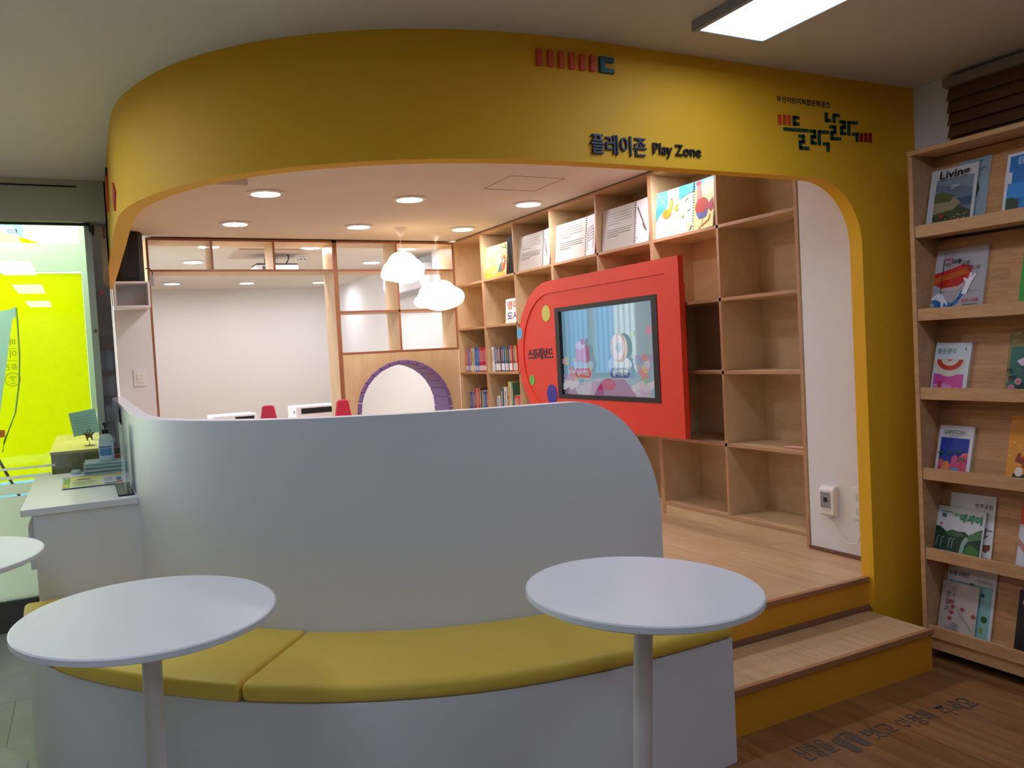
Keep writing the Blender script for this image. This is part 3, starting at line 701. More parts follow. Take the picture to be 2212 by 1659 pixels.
# floor decal
bm = bmesh.new()
def ft(body, x0, x1, y0, y1): put_text(bm, body, x0, y0, x1, y1, y=-.0012, plane='xy', bold=.008)
M_dec = mat('decal_grey', '#4f463f', .5)
ft('신발을', 2.025, 2.175, 1.925, 2.02); ft('벗고', 2.325, 2.455, 1.900, 1.985); ft('이용해', 2.485, 2.650, 1.885, 1.975); ft('주세요', 2.690, 2.860, 1.870, 1.965)
for (cx_, cy_, sg) in ((2.215, 1.935, -1), (2.275, 1.945, 1)):
    sole = [(0, -.055), (.016, -.050), (.019, -.03), (.014, -.005), (.024, .018), (.022, .038), (0, .045), (-.022, .036), (-.024, .015), (-.016, -.01), (-.019, -.035), (-.014, -.05)]
    bm.faces.new([bm.verts.new((cx_+sg*x*1.05, cy_+y*1.0, .0012)) for x, y in sole])
    for i in range(5):
        tx = (-.022+.0105*i)*sg; r_ = .0075-.0009*i; ty = .055-.002*(i-1)**2*.6
        bm.faces.new([bm.verts.new((cx_+tx+r_*math.cos(R(a)), cy_+ty+r_*math.sin(R(a)), .0012)) for a in range(0, 360, 45)])
o = obj('floor_decal', bm, M_dec); tag(o, 'grey Korean lettering with two footprints stuck on the oak floor before the steps', 'floor lettering')

# ================================================================= MAGAZINE RACK
RY = 2.29; RX = 3.108
t = thing('magazine_rack', 'tall wooden magazine rack with six tilted display tiers against the right wall', 'magazine rack', (3.25, 1.6, 0))
LIP = [1.830, 1.484, 1.154, .815, .475, .142]
e = {'-x': 1}
obj('side_panel', B(RX, 3.395, RY-.02, RY, .006, 2.12), M_rackp, t, .0015)
obj('side_panel', B(RX, 3.395, .49, .51, .006, 2.12), M_rackp, t, .0015)
obj('top_board', B(RX-.004, 3.395, .49, RY+.002, 2.1205, 2.14), M_rackp, t, .0015)
for z in LIP:
    bm = bmesh.new(); obj('ledge_front', B(RX+.004, RX+.020, .51, RY-.02, z-.050, z), M_rackp, t, .0015) ; bm.free()
    obj('ledge', B(RX+.0205, RX+.125, .51, RY-.02, z-.050, z-.038), M_rackp, t)
    bm = bmesh.new(); zt_ = min(z+.286, 2.12)
    prism(bm, [(RX+.062, z-.036), (RX+.073, z-.036), (RX+.165, zt_), (RX+.150, zt_)], 0, 1, axis='z') if False else None
    vs = [bm.verts.new(p) for p in ((RX+.072, .51, z-.0375), (RX+.072, RY-.02, z-.0375), (RX+.150, RY-.02, zt_), (RX+.150, .51, zt_), (RX+.084, .51, z-.0375), (RX+.084, RY-.02, z-.0375), (RX+.162, RY-.02, zt_), (RX+.162, .51, zt_))]
    for q in ((0, 1, 2, 3), (4, 5, 6, 7), (0, 1, 5, 4), (1, 2, 6, 5), (2, 3, 7, 6), (3, 0, 4, 7)): bm.faces.new([vs[i] for i in q])
    obj('back_board', bm, M_rack, t)
obj('kick_board', B(RX+.012, RX+.030, .51, RY-.02, .042, .0915), M_rackp, t)
# magazines
LEAN = math.atan2(.078, .32)
def magazine(name, lab, yl, tier, w, h, art, th=.005, cat='magazine', dx=0.0, roll=0.0, spine=None, mats=None):
    z = LIP[tier]-.0375; x = RX+.072-th-.002-dx
    t = thing(name, lab, cat, (x, yl, z+.0005), 'magazines on the wooden rack', rot=(-LEAN, roll, -PI/2))
    bm = B(0, w, .0008, th, 0, h); obj('pages', bm, M_pages, t, world=False)
    A = Art(); art(A, w, h); A.build('front_cover', t)
    if spine: obj('spine', B(-.0012, 0, 0, th+.001, 0, h), mat('spine_'+spine, spine, .5), t, world=False)
    return t
def a_living(A, w, h):
    A.rect(0, 0, w, h, '#cfd0d2'); x0 = .028; A.rect(x0, 0, w-.012, h-.045, '#66788c')
    A.poly([(x0, h-.045-.02), (w-.012, h-.1), (w-.012, h-.045), (x0, h-.045)], '#7f8c98')
    A.rect(x0, .10, w-.012, .135, '#3c526b')
    A.poly([(x0, 0), (w-.012, 0), (w-.012, .075), (x0+.12, .10), (x0+.06, .11), (x0, .11)], '#3f4a2c')
    A.poly([(x0, .08), (x0+.09, .09), (x0+.12, .115), (x0+.08, .15), (x0+.03, .165), (x0, .16)], '#97896a')
    A.poly([(x0, .13), (x0+.07, .125), (x0+.09, .15), (x0+.03, .172), (x0, .165)], '#56602f')
    r = random.Random(2)
    for k in range(40): A.ell(x0+r.uniform(.0, .155), r.uniform(.005, .07), .003, .002, r.choice(['#d8c8c0', '#2a331e', '#e0d8c8', '#56603a']), n=6)
    A.poly([(x0+.03, .065), (x0+.05, .072), (x0+.06, .062), (x0+.045, .055)], '#b0202a')
    A.text('Living', .048, h-.058, w-.028, h-.012, '#111214', .02); A.greek(.105, h-.10, .14, h-.08, 3, '#c8d0d8')
magazine('magazine', 'magazine with a coastal hillside cover, top tier of the rack', 2.262, 0, .205, .272, a_living, .006, dx=.010)
def a_bag(A, w, h):
    A.rect(0, 0, w, h, '#8fa3ae'); A.poly([(.0, h-.02), (.05, h-.03), (.085, h-.08), (.1, h-.13), (.085, h-.19), (.06, h-.21), (0, h-.17)], '#2c211e')
    A.line([(.04, h-.03), (.07, h-.02), (.09, h-.05)], .004, '#241c1a'); r = random.Random(3)
    for k in range(12): x = r.uniform(.05, .11); z = h-r.uniform(.01, .09); A.line([(x, z), (x+.012, z+.004)], .003, '#4c606a')
magazine('magazine', 'grey-blue magazine with a dark bag, half behind the coastal one on the top tier', 2.150, 0, .135, .290, a_bag, .004)
def a_best(A, w, h):
    A.rect(0, 0, w, h, '#dfe3e8'); A.rect(.012, 0, w, h-.012, '#2f7cc4'); A.rect(.012, .09, w, .15, '#3f95dc')
    A.poly([(.012, 0), (.07, 0), (.06, .08), (.03, .095), (.012, .09)], '#46553a')
    A.poly([(.03, .02), (.05, .02), (.07, .07), (.10, .14), (.14, .15), (.18, .1), (w, 0), (.05, 0)], '#2b8fd0'); A.ell(.035, .02, .014, .010, '#b08a78'); A.ell(.085, .02, .018, .018, '#1c4f86'); A.ell(.085, .02, .014, .014, '#cfe0ee', L=40)
    A.ell(.085, .02, .011, .011, '#1c4f86', L=42); A.text('Best', .045, h-.05, .125, h-.02, '#9cc8e8', .03); A.rect(0, .15, .028, .195, '#d8dce0')
magazine('magazine', 'magazine with a blue-shirted figure on its cover, top tier at the right picture edge', 1.945, 0, .21, .272, a_best, .008)
def a_music(A, w, h):
    A.rect(0, 0, w, h, '#a9a5ab'); A.rect(0, 0, w, .028, '#c8d0da'); A.rect(0, h-.10, .03, h, '#bcb8be')
    A.poly([(0, .075), (w*.5, .05), (w*.55, .10), (w*.72, .125), (w*.72, .118), (w*.3, .028), (0, .028)], '#1878b8')
    A.poly([(0, .14), (.04, .12), (.11, .125), (.16, .16), (.165, .205), (.12, .215), (.05, .195), (0, .185)], '#c01c14')
    A.poly([(.02, .11), (.11, .105), (.15, .14), (.11, .125), (.05, .12)], '#c8b0b4')
    for k in range(4): A.line([(0, .145+.006*k), (.15, .178+.006*k)], .0014, '#d8b020')
    A.line([(.035, .03), (.038, .245)], .003, '#181414')
    A.poly([(0, .085), (.03, .10), (.05, .09), (.075, .05), (.07, .044), (.058, .062), (.055, .04), (.048, .035), (.042, .06), (.02, .075), (0, .07)], '#e6e6ee')
    A.poly([(.13, .09), (.15, .085), (.165, .13), (.185, .165), (.178, .172), (.165, .155), (.168, .175), (.158, .176), (.152, .15), (.135, .158), (.132, .15), (.145, .135)], '#e6e6ee')
    A.text('2023', .042, h-.048, .075, h-.038, '#c0202a', .03); A.text('부산', .045, h-.075, .072, h-.055, '#1a1818'); A.text('마루', .075, h-.068, .115, h-.045, '#141414', .02); A.text('국제', .118, h-.085, .150, h-.055, '#141414'); A.text('음악제', .145, h-.10, .195, h-.08, '#141414')
    A.text('8.31~9.22', .135, .055, .205, .068, '#c8323a', .03); A.text('최영섭 그리고', .155, .095, .207, .103, '#2a2628'); A.greek(.14, .035, .21, .048, 2, '#6a666c'); A.rect(.0, .03, .016, .055, '#dce0e6')
    for k in range(5): A.rect(.002+.0025*k, .034, .003+.0025*k, .052, '#202020')
magazine('magazine', 'grey magazine with red cello, blue sleeve and drawn hands, second tier at the left', 2.255, 1, .222, .285, a_music, .008)
def a_green(A, w, h):
    A.rect(0, 0, w, h, '#2d9c36'); A.text('August 2023', .02, h-.03, .07, h-.02, '#cfe8c8') if False else None
    A.ell(.05, .16, .035, .006, '#e2dcc0'); A.ell(.05, .155, .03, .004, '#b07838'); A.poly([(.02, .10), (.035, .10), (.04, .125), (.03, .135), (.02, .125)], '#3a2a18'); A.poly([(.02, .06), (.09, .065), (.09, .075), (.05, .08), (.03, .10), (.02, .09)], '#4a3a20'); A.ell(.045, .075, .012, .009, '#c8a860')
    A.poly([(.015, .02), (.07, .02), (.06, .045), (.03, .045)], '#2c3f86')
magazine('magazine', 'bright green magazine with a little train drawing, second tier at the right picture edge', 1.892, 1, .21, .278, a_green, .006)
def a_joeun(A, w, h):
    A.rect(0, 0, w, h, '#d4dce2'); A.rect(.008, 0, w-.016, .095, '#d04a9c')
    cx_ = w*.46; A.ell(cx_, h-.072, .072, .072, '#d8d4c4', 180, 360); A.ell(cx_, h-.072, .058, .046, '#c8382a', 180, 360); A.ell(cx_, h-.072, .038, .026, '#d8d4c4', 180, 360); A.ell(cx_, h-.072, .012, .006, '#c8382a', 180, 360)
    A.poly([(.008, 0), (w-.016, 0), (w-.02, .035), (.06, .055), (.01, .05)], '#e08cc4'); A.poly([(.03, .06), (.045, .065), (.05, .04), (.042, .02), (.036, .03)], '#c03040'); A.poly([(.075, .06), (.10, .055), (.12, .015), (.11, .012), (.095, .04)], '#d85a94'); A.ell(.07, .012, .02, .008, '#e8dcec')
    A.text('좋은생각', .012, h-.048, .095, h-.024, '#4c9a80'); A.ell(w-.022, h-.026, .004, .004, '#7a9a50')
magazine('magazine', 'small white magazine with red and cream arcs over pink, third tier left', 2.266, 2, .157, .228, a_joeun, .014, roll=.03)
def a_flower(A, w, h):
    A.rect(0, 0, w, h, '#8a7c44'); A.rect(.012, 0, w, h-.065, '#2a6c5e'); A.greek(.015, h-.022, .045, h-.008, 3, '#c8c08a'); A.greek(.015, h-.05, .045, h-.035, 3, '#c8c08a'); A.greek(.055, h-.05, w, h-.012, 6, '#a89c60')
    r = random.Random(9)
    for k in range(60): A.ell(.012+r.uniform(.004, .18), r.uniform(.0, .11), r.uniform(.003, .009), r.uniform(.003, .008), r.choice(['#234a2c', '#3a5f9a', '#4a2f5a', '#6a2c40', '#1f5a48', '#5c7a3a']), n=8)
    for x, z in ((.038, .035), (.062, .06), (.085, .13), (.14, .05)): A.ell(x, z, .013, .013, '#d08a98', n=10); A.ell(x, z, .007, .007, '#b8607a', n=10)
    A.poly([(.05, .14), (.07, .15), (.1, .155), (.09, .125), (.07, .12)], '#d8c4d4')
magazine('magazine', 'ochre-edged magazine with a dark green flower garden picture, third tier at the right picture edge', 1.955, 2, .20, .265, a_flower, .006)
def a_sam(A, w, h):
    A.rect(0, 0, w, h, '#dddde2'); A.rect(.012, .004, w-.014, h-.052, '#2440a8')
    A.poly([(.012, .004), (w-.014, .004), (w-.014, .06), (w-.03, .075), (.09, .065), (.05, .055), (.02, .065), (.012, .05)], '#d84878')
    A.poly([(w-.05, .065), (w-.014, .07), (w-.014, .11), (w-.035, .105), (w-.05, .09)], '#e0607c'); A.poly([(.07, .06), (.1, .06), (.1, .085), (.085, .095), (.07, .085)], '#d85c88'); A.poly([(.012, .045), (.035, .045), (.035, .07), (.012, .075)], '#e06a7c')
    A.ell(.048, .035, .02, .032, '#ef8c50'); A.ell(.088, .032, .026, .012, '#d85068'); A.ell(.088, .034, .02, .008, '#3fa0c8'); A.ell(.02, .012, .014, .012, '#1f7a60')
    for x, z in ((.06, .075), (.022, .075), (.10, .085), (.12, .055)):
        A.line([(x, z-.02), (x, z+.022)], .002, '#3a3a20')
        for k in range(7): a = R(15+k*25); A.line([(x, z+.022), (x+.014*math.cos(a), z+.022+.010*math.sin(a))], .003, '#2a6a3c')
    A.text('SAMTOH', .028, h-.038, w-.034, h-.02, '#2c2c34'); A.line([(.055, h-.045), (w-.058, h-.045)], .002, '#6a6a70')
magazine('magazine', 'small white magazine with blue sky over pink houses and palms, fourth tier at the left', 2.258, 3, .152, .218, a_sam, .012, spine='#c02038', roll=.02)
def a_orange(A, w, h):
    A.rect(0, 0, w, h, '#e0962a'); A.poly([(.02, .01), (.06, .0), (w, .0), (w, .045), (.06, .04), (.03, .045)], '#2c2a30'); A.ell(.022, .012, .02, .012, '#dcdcdc'); A.ell(.05, .05, .016, .018, '#e6ddd0'); A.poly([(.03, .09), (.06, .08), (.075, .11), (.055, .105), (.05, .125), (.04, .12)], '#8c3420'); A.poly([(.06, .07), (.1, .05), (.12, .09), (.08, .12), (.07, .1)], '#a83c20'); A.ell(.09, .11, .03, .018, '#c82a1c', 180, 360); A.ell(.09, .122, .03, .02, '#cfd0d4', 0, 180)
    A.text('아삭', .055, h-.035, .10, h-.012, '#7ac020', .04); r = random.Random(4)
    for k in range(14): A.ell(r.uniform(.01, .18), r.uniform(.06, h-.04), .003, .003, r.choice(['#c03018', '#e8d8a0']), n=6)
magazine('magazine', 'orange magazine with a steaming food pan picture, fourth tier at the right picture edge', 1.960, 3, .21, .270, a_orange, .006)
def a_min(A, w, h):
    A.rect(0, 0, w, h, '#d8dad8'); A.text('민주공원', w-.085, h-.055, w-.012, h-.036, '#1a1a1c', .02); A.line([(w-.045, .13), (w-.006, .13)], .004, '#202024'); A.line([(w-.03, .14), (w-.035, .10), (w-.02, .11)], .004, '#202024')
    A.poly([(w-.04, .07), (w-.008, .075), (w-.008, .055), (w-.025, .04), (w-.04, .05)], '#7a3428'); A.text('59', w-.035, .008, w-.014, .022, '#202024')
magazine('magazine', 'white magazine standing half behind the green forest cover, fifth tier at the left', 2.222, 4, .195, .270, a_min, .004, roll=-.02)
def a_essay(A, w, h):
    A.rect(0, 0, w, h, '#d4d8dc'); A.poly([(0, 0), (w-.006, 0), (w-.006, .14), (w-.03, .128), (w-.06, .105), (.13, .118), (.10, .115), (.06, .10), (.02, .125), (0, .125)], '#1d4030')
    A.poly([(.04, .10), (.07, .118), (.11, .115), (.13, .10), (.10, .09)], '#3c6a48'); A.poly([(.12, .07), (.15, .11), (w-.006, .135), (w-.006, .10)], '#4c7a50')
    A.poly([(.11, .0), (.13, .0), (.135, .06), (.15, .09), (.135, .10), (.12, .07)], '#8fb4a4'); A.poly([(.135, .02), (.19, .01), (.2, .05), (.16, .07), (.14, .055)], '#3f7a34'); A.poly([(.02, .01), (.09, .012), (.08, .035), (.04, .03)], '#1f6a5c')
    for x in (.01, .03, .065, .08): A.line([(x, .04), (x+.004, .08), (x+.014, .085)], .005, '#6a9a88')
    A.text('에세이', .10, h-.056, .197, h-.020, '#2c8a54', .06); A.text('월간', .075, h-.035, .098, h-.022, '#2c8a54', .04); A.line([(.02, h-.022), (.068, h-.022)], .004, '#2c7a50'); A.rect(.024, h-.045, .042, h-.030, '#3a5a50'); A.ell(.024, h-.075, .005, .005, '#e03a28')
magazine('magazine', 'white and dark green forest-picture magazine, fifth tier at the left, in front', 2.272, 4, .208, .212, a_essay, .006, roll=.02, dx=.012)
def a_redw(A, w, h):
    A.rect(0, 0, w, h, '#d0d4de'); A.rect(0, h-.085, w, h, '#e04a1c'); A.poly([(.0, .13), (.025, .105), (.04, .085), (.03, .07), (.0, .10)], '#c08a78'); A.poly([(.035, .08), (.07, .08), (.07, .12), (.04, .12)], '#3a4038'); A.text('식', .03, h-.03, .045, h-.018, '#e8a890')
magazine('magazine', 'pale magazine with an orange-red heading band, fifth tier at the right picture edge', 1.928, 4, .21, .268, a_redw, .006)
def a_nong(A, w, h):
    A.rect(0, 0, w, h, '#cfcfd2'); A.rect(.012, 0, w-.012, h-.065, '#7fb4b4'); A.ell(w-.035, .095, .014, .014, '#1f5a28'); A.ell(w-.042, .05, .008, .016, '#7a9a3c'); A.ell(w-.05, .19, .008, .008, '#244a34'); A.ell(w-.10, .225, .01, .005, '#1f4a3a')
    A.text('농식품 소비공감', .008, h-.045, .095, h-.025, '#1a1a1c', .02); A.text('한국의맛을 나누다', .13, h-.056, .195, h-.042, '#2a2a2c'); A.line([(.012, h-.01), (.03, h-.01)], .003, '#8a8a8a')
magazine('magazine', 'white and turquoise magazine with limes on the lowest tier, half covered by a booklet', 2.252, 5, .212, .292, a_nong, .006)
def a_book(A, w, h):
    A.rect(0, 0, w, h, '#bcb0a8'); A.text('산딸기', .0, 0, .001, .001, '#222222') if False else None
    for i, ch in enumerate('산딸기'): A.text(ch, .022, h-.065-.032*i, .042, h-.040-.032*i, '#2a2426', .01)
    for i, ch in enumerate('산야초향'): A.text(ch, .050, h-.035-.028*i, .062, h-.018-.028*i, '#5a5254')
    for x, z in ((.045, .14), (.058, .12), (.055, .095), (.10, .118), (.15, .10), (.095, .01), (.05, .07)): A.ell(x, z, .009, .008, '#a8383c', n=8)
    A.line([(.075, .13), (.085, .10), (.12, .07), (.15, .035)], .002, '#8a8478'); A.poly([(.03, .03), (.08, .04), (.10, .02), (.07, .01), (.04, .01)], '#8e8a92'); A.poly([(.05, .05), (.07, .06), (.09, .05), (.07, .04)], '#98929a')
magazine('booklet', 'beige booklet with brushed letters and red berries, in front on the lowest tier', 2.264, 5, .162, .222, a_book, .005, cat='booklet', dx=.012, roll=.01)
def a_blackc(A, w, h):
    A.rect(0, 0, w, h, '#181618'); A.rect(.055, h-.062, w, h-.018, '#2a8a94'); A.ell(.055, h-.12, .018, .024, '#c08870'); A.poly([(.02, 0), (.075, 0), (.085, .06), (.07, .10), (.045, .105), (.02, .07)], '#101012'); A.ell(.055, h-.098, .018, .012, '#141010'); A.poly([(.04, 0), (.075, 0), (.07, .05), (.055, .045)], '#c8a8a0'); A.rect(.018, h-.055, .028, h-.035, '#cfd0d4'); A.text('호', .075, h-.058, .10, h-.026, '#e8f0f0', .03)
magazine('magazine', 'black magazine with a seated person on the cover, lowest tier at the right picture edge', 1.945, 5, .21, .250, a_blackc, .006)

# roller blind at the right
t = thing('window_blind', 'dark brown wooden slat blind above the magazine rack', 'window blind', (3.36, 1.3, 2.0))
obj('headrail', B(3.34, 3.395, .4, 2.285, 2.425, 2.465), mat('blind_rail', '#8a8078', .4), t, .004)
bm = bmesh.new()
for k in range(5):
    z = 2.425-k*.052; prism(bm, [(3.352, z), (3.356, z+.001), (3.366, z-.058), (3.362, z-.059)], .42, 2.275, axis='z') if False else None
    vs = [bm.verts.new(p) for p in ((3.372, .42, z), (3.352, .42, z-.056), (3.352, 2.275, z-.056), (3.372, 2.275, z), (3.375, .42, z), (3.355, .42, z-.057), (3.355, 2.275, z-.057), (3.375, 2.275, z))]
    for q in ((0, 1, 2, 3), (4, 5, 6, 7), (0, 1, 5, 4), (1, 2, 6, 5), (2, 3, 7, 6), (3, 0, 4, 7)): bm.faces.new([vs[i] for i in q])
obj('slats', bm, wood('blind_wood', '#5a3c26', '#6e4c32', (1, .3, 4), 2, .5), t)

# ================================================================= WALL METER AND OUTLET
t = thing('wall_timer', 'white wall-mounted timer box with a small grey display, on the white wall strip', 'timer', (XS, 2.87, .5))
bm = bmesh.new(); prism(bm, [(.505, XS), (.505, XS-.03), (.515, XS-.034), (.635, XS-.034), (.65, XS-.02), (.65, XS)], 0, 1, axis='z'); bm.free()
bm = bmesh.new(); q = [(XS, .506), (XS-.030, .506), (XS-.036, .515), (XS-.036, .632), (XS-.022, .650), (XS, .650)]
a_ = [bm.verts.new((x, 2.822, z)) for x, z in q]; b_ = [bm.verts.new((x, 2.906, z)) for x, z in q]
bm.faces.new(a_); bm.faces.new(b_)
for i in range(6): j = (i+1) % 6; bm.faces.new((a_[i], a_[j], b_[j], b_[i]))
obj('housing', bm, mat('timer_white', '#e6e4de', .4), t, .002)
obj('display', B(XS-.038, XS-.0362, 2.838, 2.898, .545, .622), mat('timer_grey', '#8e9092', .4), t)
obj('screen', B(XS-.0392, XS-.0382, 2.856, 2.878, .574, .596), M_black, t)
for k in range(4): obj('button', B(XS-.0395, XS-.0362, 2.842+.014*k, 2.850+.014*k, .533, .541), mat('timer_white', '#e6e4de', .4), t)
bm = bmesh.new(); tube(bm, [(XS-.018, 2.865, .506), (XS-.018, 2.86, .485), (XS-.018, 2.835, .46), (XS-.02, 2.80, .42), (XS-.02, 2.77, .395), (XS-.02, 2.735, .385), (XS-.02, 2.70, .392), (XS-.02, 2.68, .43), (XS-.018, 2.69, .515)], .0035, 8); obj('cable', bm, mat('cable_white', '#e4e2de', .4), t)
t = thing('power_outlet', 'white double power outlet on the wall strip, half hidden by the yellow jamb', 'power outlet', (XS, 2.67, .5))
obj('plate', B(XS-.007, XS, 2.62, 2.735, .505, .66), mat('outlet_white', '#e2e2e0', .4), t, .002)
for z in (.545, .615):
    bm = bmesh.new(); prism(bm, [(2.69+.022*math.cos(R(a)), z+.022*math.sin(R(a))) for a in range(0, 360, 20)], XS-.0095, XS-.0072, axis='x'); obj('socket', bm, mat('outlet_grey', '#c8c8c4', .5), t)

# small pink thing on the shelf
t = thing('toy_handle', 'small pink plastic piece lying on a shelf of the empty bookcase, near the white wall', 'toy', (XS+.06, 3.1, .8055))
bm = bmesh.new(); tube(bm, [(XS+.05, 3.205, .811), (XS+.045, 3.06, .818)], [.005, .008], 8); obj('stick', bm, mat('pink_plastic', '#e0a098', .5), t)
bm = bmesh.new(); tube(bm, [(XS+.045, 3.06, .815), (XS+.045, 3.042, .824)], [.010, .018], 10); obj('knob', bm, mat('pink_plastic', '#e0a098', .5), t)

# ================================================================= BOOKS
def ring_book(name, lab, y0, y1, y2, h, artL, artR, x=3.248, xr=-.05, black=True, z=2.0515):
    """open wire-bound book standing face out; y0 left edge, y1 binding, y2 right edge"""
    t = thing(name, lab, 'book', (x, y0, z), 'open books displayed on the top shelves')
    wl = y0-y1; A = Art(); artL(A, wl, h); tl = -.10
    A.build('left_page', t, rot=(tl, 0, -PI/2))
    obj('page_block', B(0, wl, .0006, .006, 0, h), M_paper, t, world=False, rot=(tl, 0, -PI/2))
    if artR:
        wr = math.hypot(y1-y2, xr); ang = -PI/2 - math.atan2(-xr, y1-y2)
        A = Art(); artR(A, wr, h); A.build('right_page', t, loc=(0, -wl, 0), rot=(tl, 0, ang))
        obj('page_block', B(0, wr, .0006, .005, 0, h), M_paper, t, world=False, loc=(0, -wl, 0), rot=(tl, 0, ang))
        bm = bmesh.new()
        for k in range(18):
            zz = .012+(h-.024)*k/17; tube(bm, [(wl-.008, -.001, zz), (wl-.003, -.007, zz), (wl+.003, -.007, zz), (wl+.008, -.001, zz)], .0016, 6)
        obj('wire_binding', bm, M_black, t, world=False, rot=(tl, 0, -PI/2))
    return t
def a_text(c='#b4afa6'):
    def f(A, w, h):
        A.rect(0, 0, w, h, c); A.rect(.02, h-.11, .048, h-.03, '#e4e2de'); A.rect(.022, h-.108, .046, h-.032, c)
        A.greek(.065, h-.12, w-.03, h-.03, 5, '#7d7870', .25); A.greek(.065, h-.20, w-.03, h-.14, 4, '#7d7870', .25); A.ell(.034, h-.05, .004, .005, '#8a867e'); A.ell(.034, h-.08, .004, .005, '#8a867e')
    return f
def a_fig(kind):
    def f(A, w, h):
        A.rect(0, 0, w, h, '#e6e4e4')
        if kind == 0: A.line([(.01, h*.75), (w*.5, h*.35)], .012, '#4a3430'); A.line([(w*.45, h*.6), (w*.6, h*.25)], .014, '#6a4038')
        if kind == 1:
            for k in range(5): A.line([(.035, h*.35+.022*k), (w*.8, h*.42+.022*k)], .006, '#8a4a34')
            for x in (.03, w*.82): A.line([(x, h*.15), (x, h*.68)], .005, '#4a2a24')
            for k in range(5): A.line([(.04+.012*k, h*.68), (.04+.012*k, h*.9)], .0015, '#c8c0bc')
        if kind == 2: A.line([(.02, h*.85), (w*.85, h*.25)], .014, '#3c2a28'); A.line([(w*.55, h*.45), (w*.8, h*.28)], .02, '#6a3c34')
        A.greek(.01, .02, .03, .05, 3, '#8a8a8a', .3)
    return f
def a_forest(A, w, h):
    A.rect(0, 0, w, h, '#e8d88c'); A.poly([(0, 0), (w, 0), (w, .03), (w*.7, .05), (w*.4, .03), (0, .05)], '#e8a030'); A.poly([(0, .05), (w*.3, .035), (w*.6, .06), (w*.5, .12), (.1, .10), (0, .08)], '#c8a850')
    A.greek(.06, h*.42, w*.55, h*.80, 8, '#8a7c50', .22); A.poly([(w*.66, .1), (w*.74, h*.85), (w*.82, .12)], '#a8a4a0'); A.poly([(w*.62, .04), (w*.70, .10), (w*.80, .12), (w*.78, .04)], '#2f6a5a'); A.poly([(w*.80, .04), (w*.92, .05), (w*.98, .13), (w*.85, .14)], '#c84a28'); A.poly([(w*.78, h*.5), (w*.9, h*.65), (w*.98, h*.52), (w*.88, h*.48)], '#c86a34'); A.ell(w*.88, h*.44, .015, .018, '#e8c0a0'); A.line([(w*.75, h*.9), (w*.98, h*.82)], .01, '#6a7a30'); A.line([(w*.9, h*.98), (w*.97, h*.78)], .008, '#6a7a30')
def a_hens(A, w, h):
    A.rect(0, 0, w, h, '#dbe8d8'); A.poly([(0, h*.35), (w*.1, h*.5), (w*.3, h*.62), (w*.3, h), (0, h)], '#3fa0d0'); A.rect(0, h*.65, w*.26, h, '#58b0dc')
    for k in range(5): A.line([(0, h), (w*(.30-.06*k), h*(.62+.085*k))], .0018, '#e8f4f8')
    for k in range(4): A.line([(0, h*(.72+.06*k)), (w*(.08+.06*(3-k)), h*(.80+.05*k)), (w*(.28-.05*k), h)], .0015, '#e8f4f8')
    A.poly([(w*.62, h*.72), (w*.86, h*.80), (w, h*.82), (w, h), (w*.62, h)], '#3a98cc')
    A.ell(w*.30, h*.50, w*.12, h*.10, '#e0862c'); A.poly([(w*.34, h*.52), (w*.40, h*.74), (w*.47, h*.72), (w*.42, h*.5)], '#e8982f'); A.ell(w*.43, h*.73, w*.035, h*.04, '#e8982f'); A.poly([(w*.40, h*.77), (w*.42, h*.82), (w*.46, h*.77)], '#d03a28'); A.line([(w*.28, h*.41), (w*.27, h*.33)], .003, '#a85a28'); A.line([(w*.33, h*.41), (w*.34, h*.33)], .003, '#a85a28')
    A.ell(w*.55, h*.56, w*.06, h*.05, '#d8d040'); A.ell(w*.58, h*.63, w*.03, h*.03, '#d8d040'); A.ell(w*.80, h*.72, w*.05, h*.04, '#dcd88c'); A.ell(w*.86, h*.48, w*.05, h*.04, '#dfe8f0'); A.ell(w*.72, h*.38, w*.04, h*.04, '#e0d880'); A.ell(w*.9, h*.12, w*.06, h*.08, '#e2dc9c')
    A.greek(w*.20, h*.08, w*.75, h*.32, 6, '#8c9c94', .22)
def a_cock(A, w, h):
    A.rect(0, 0, w, h, '#e4d08c'); A.poly([(0, h*.85), (w*.5, h*.8), (w, h*.95), (w, h), (0, h)], '#5cb0d8'); A.ell(w*.65, h*.8, w*.35, h*.15, '#eae0a8')
    A.poly([(w*.15, h*.88), (w*.32, h*.9), (w*.45, h*.62), (w*.55, h*.5), (w*.15, h*.5)], '#e07a6a'); A.ell(w*.22, h*.94, w*.14, h*.05, '#c82038'); A.ell(w*.42, h*.46, w*.34, h*.17, '#a03424'); A.poly([(w*.12, h*.35), (w*.3, h*.2), (w*.65, h*.22), (w*.78, h*.4), (w*.5, h*.32)], '#4c5490')
    A.poly([(w*.72, h*.45), (w*.95, h*.58), (w, h*.38), (w*.9, h*.3), (w*.78, h*.36)], '#9c1c3a'); A.line([(w*.5, h*.2), (w*.45, h*.05)], .007, '#d88a6a'); A.line([(w*.3, h*.02), (w*.8, h*.15), (w*.85, h*.25)], .008, '#b0683a')
ring_book('picture_book', 'yellow picture book page with a wizard figure, leftmost display book on the top shelf', 6.672, 6.262, 6.2, .285, a_forest, None, x=3.25)
for k in range(4):
    o = obj('folder', B(3.27, 3.44, 6.235-.024*k, 6.243-.024*k, 2.0515, 2.365+.005*(k % 2)), mat('folder_black', '#26282c', .5)); tag(o, 'thin black folder, %s from the left of four beside the yellow picture book' % ORD[k], 'folder', 'thin black folders on the top shelf')
ring_book('wire_bound_book', 'open wire-bound book with a dark axe drawing, second display book from the left', 6.042, 5.62, 5.49, .285, a_text(), a_fig(0), xr=-.02)
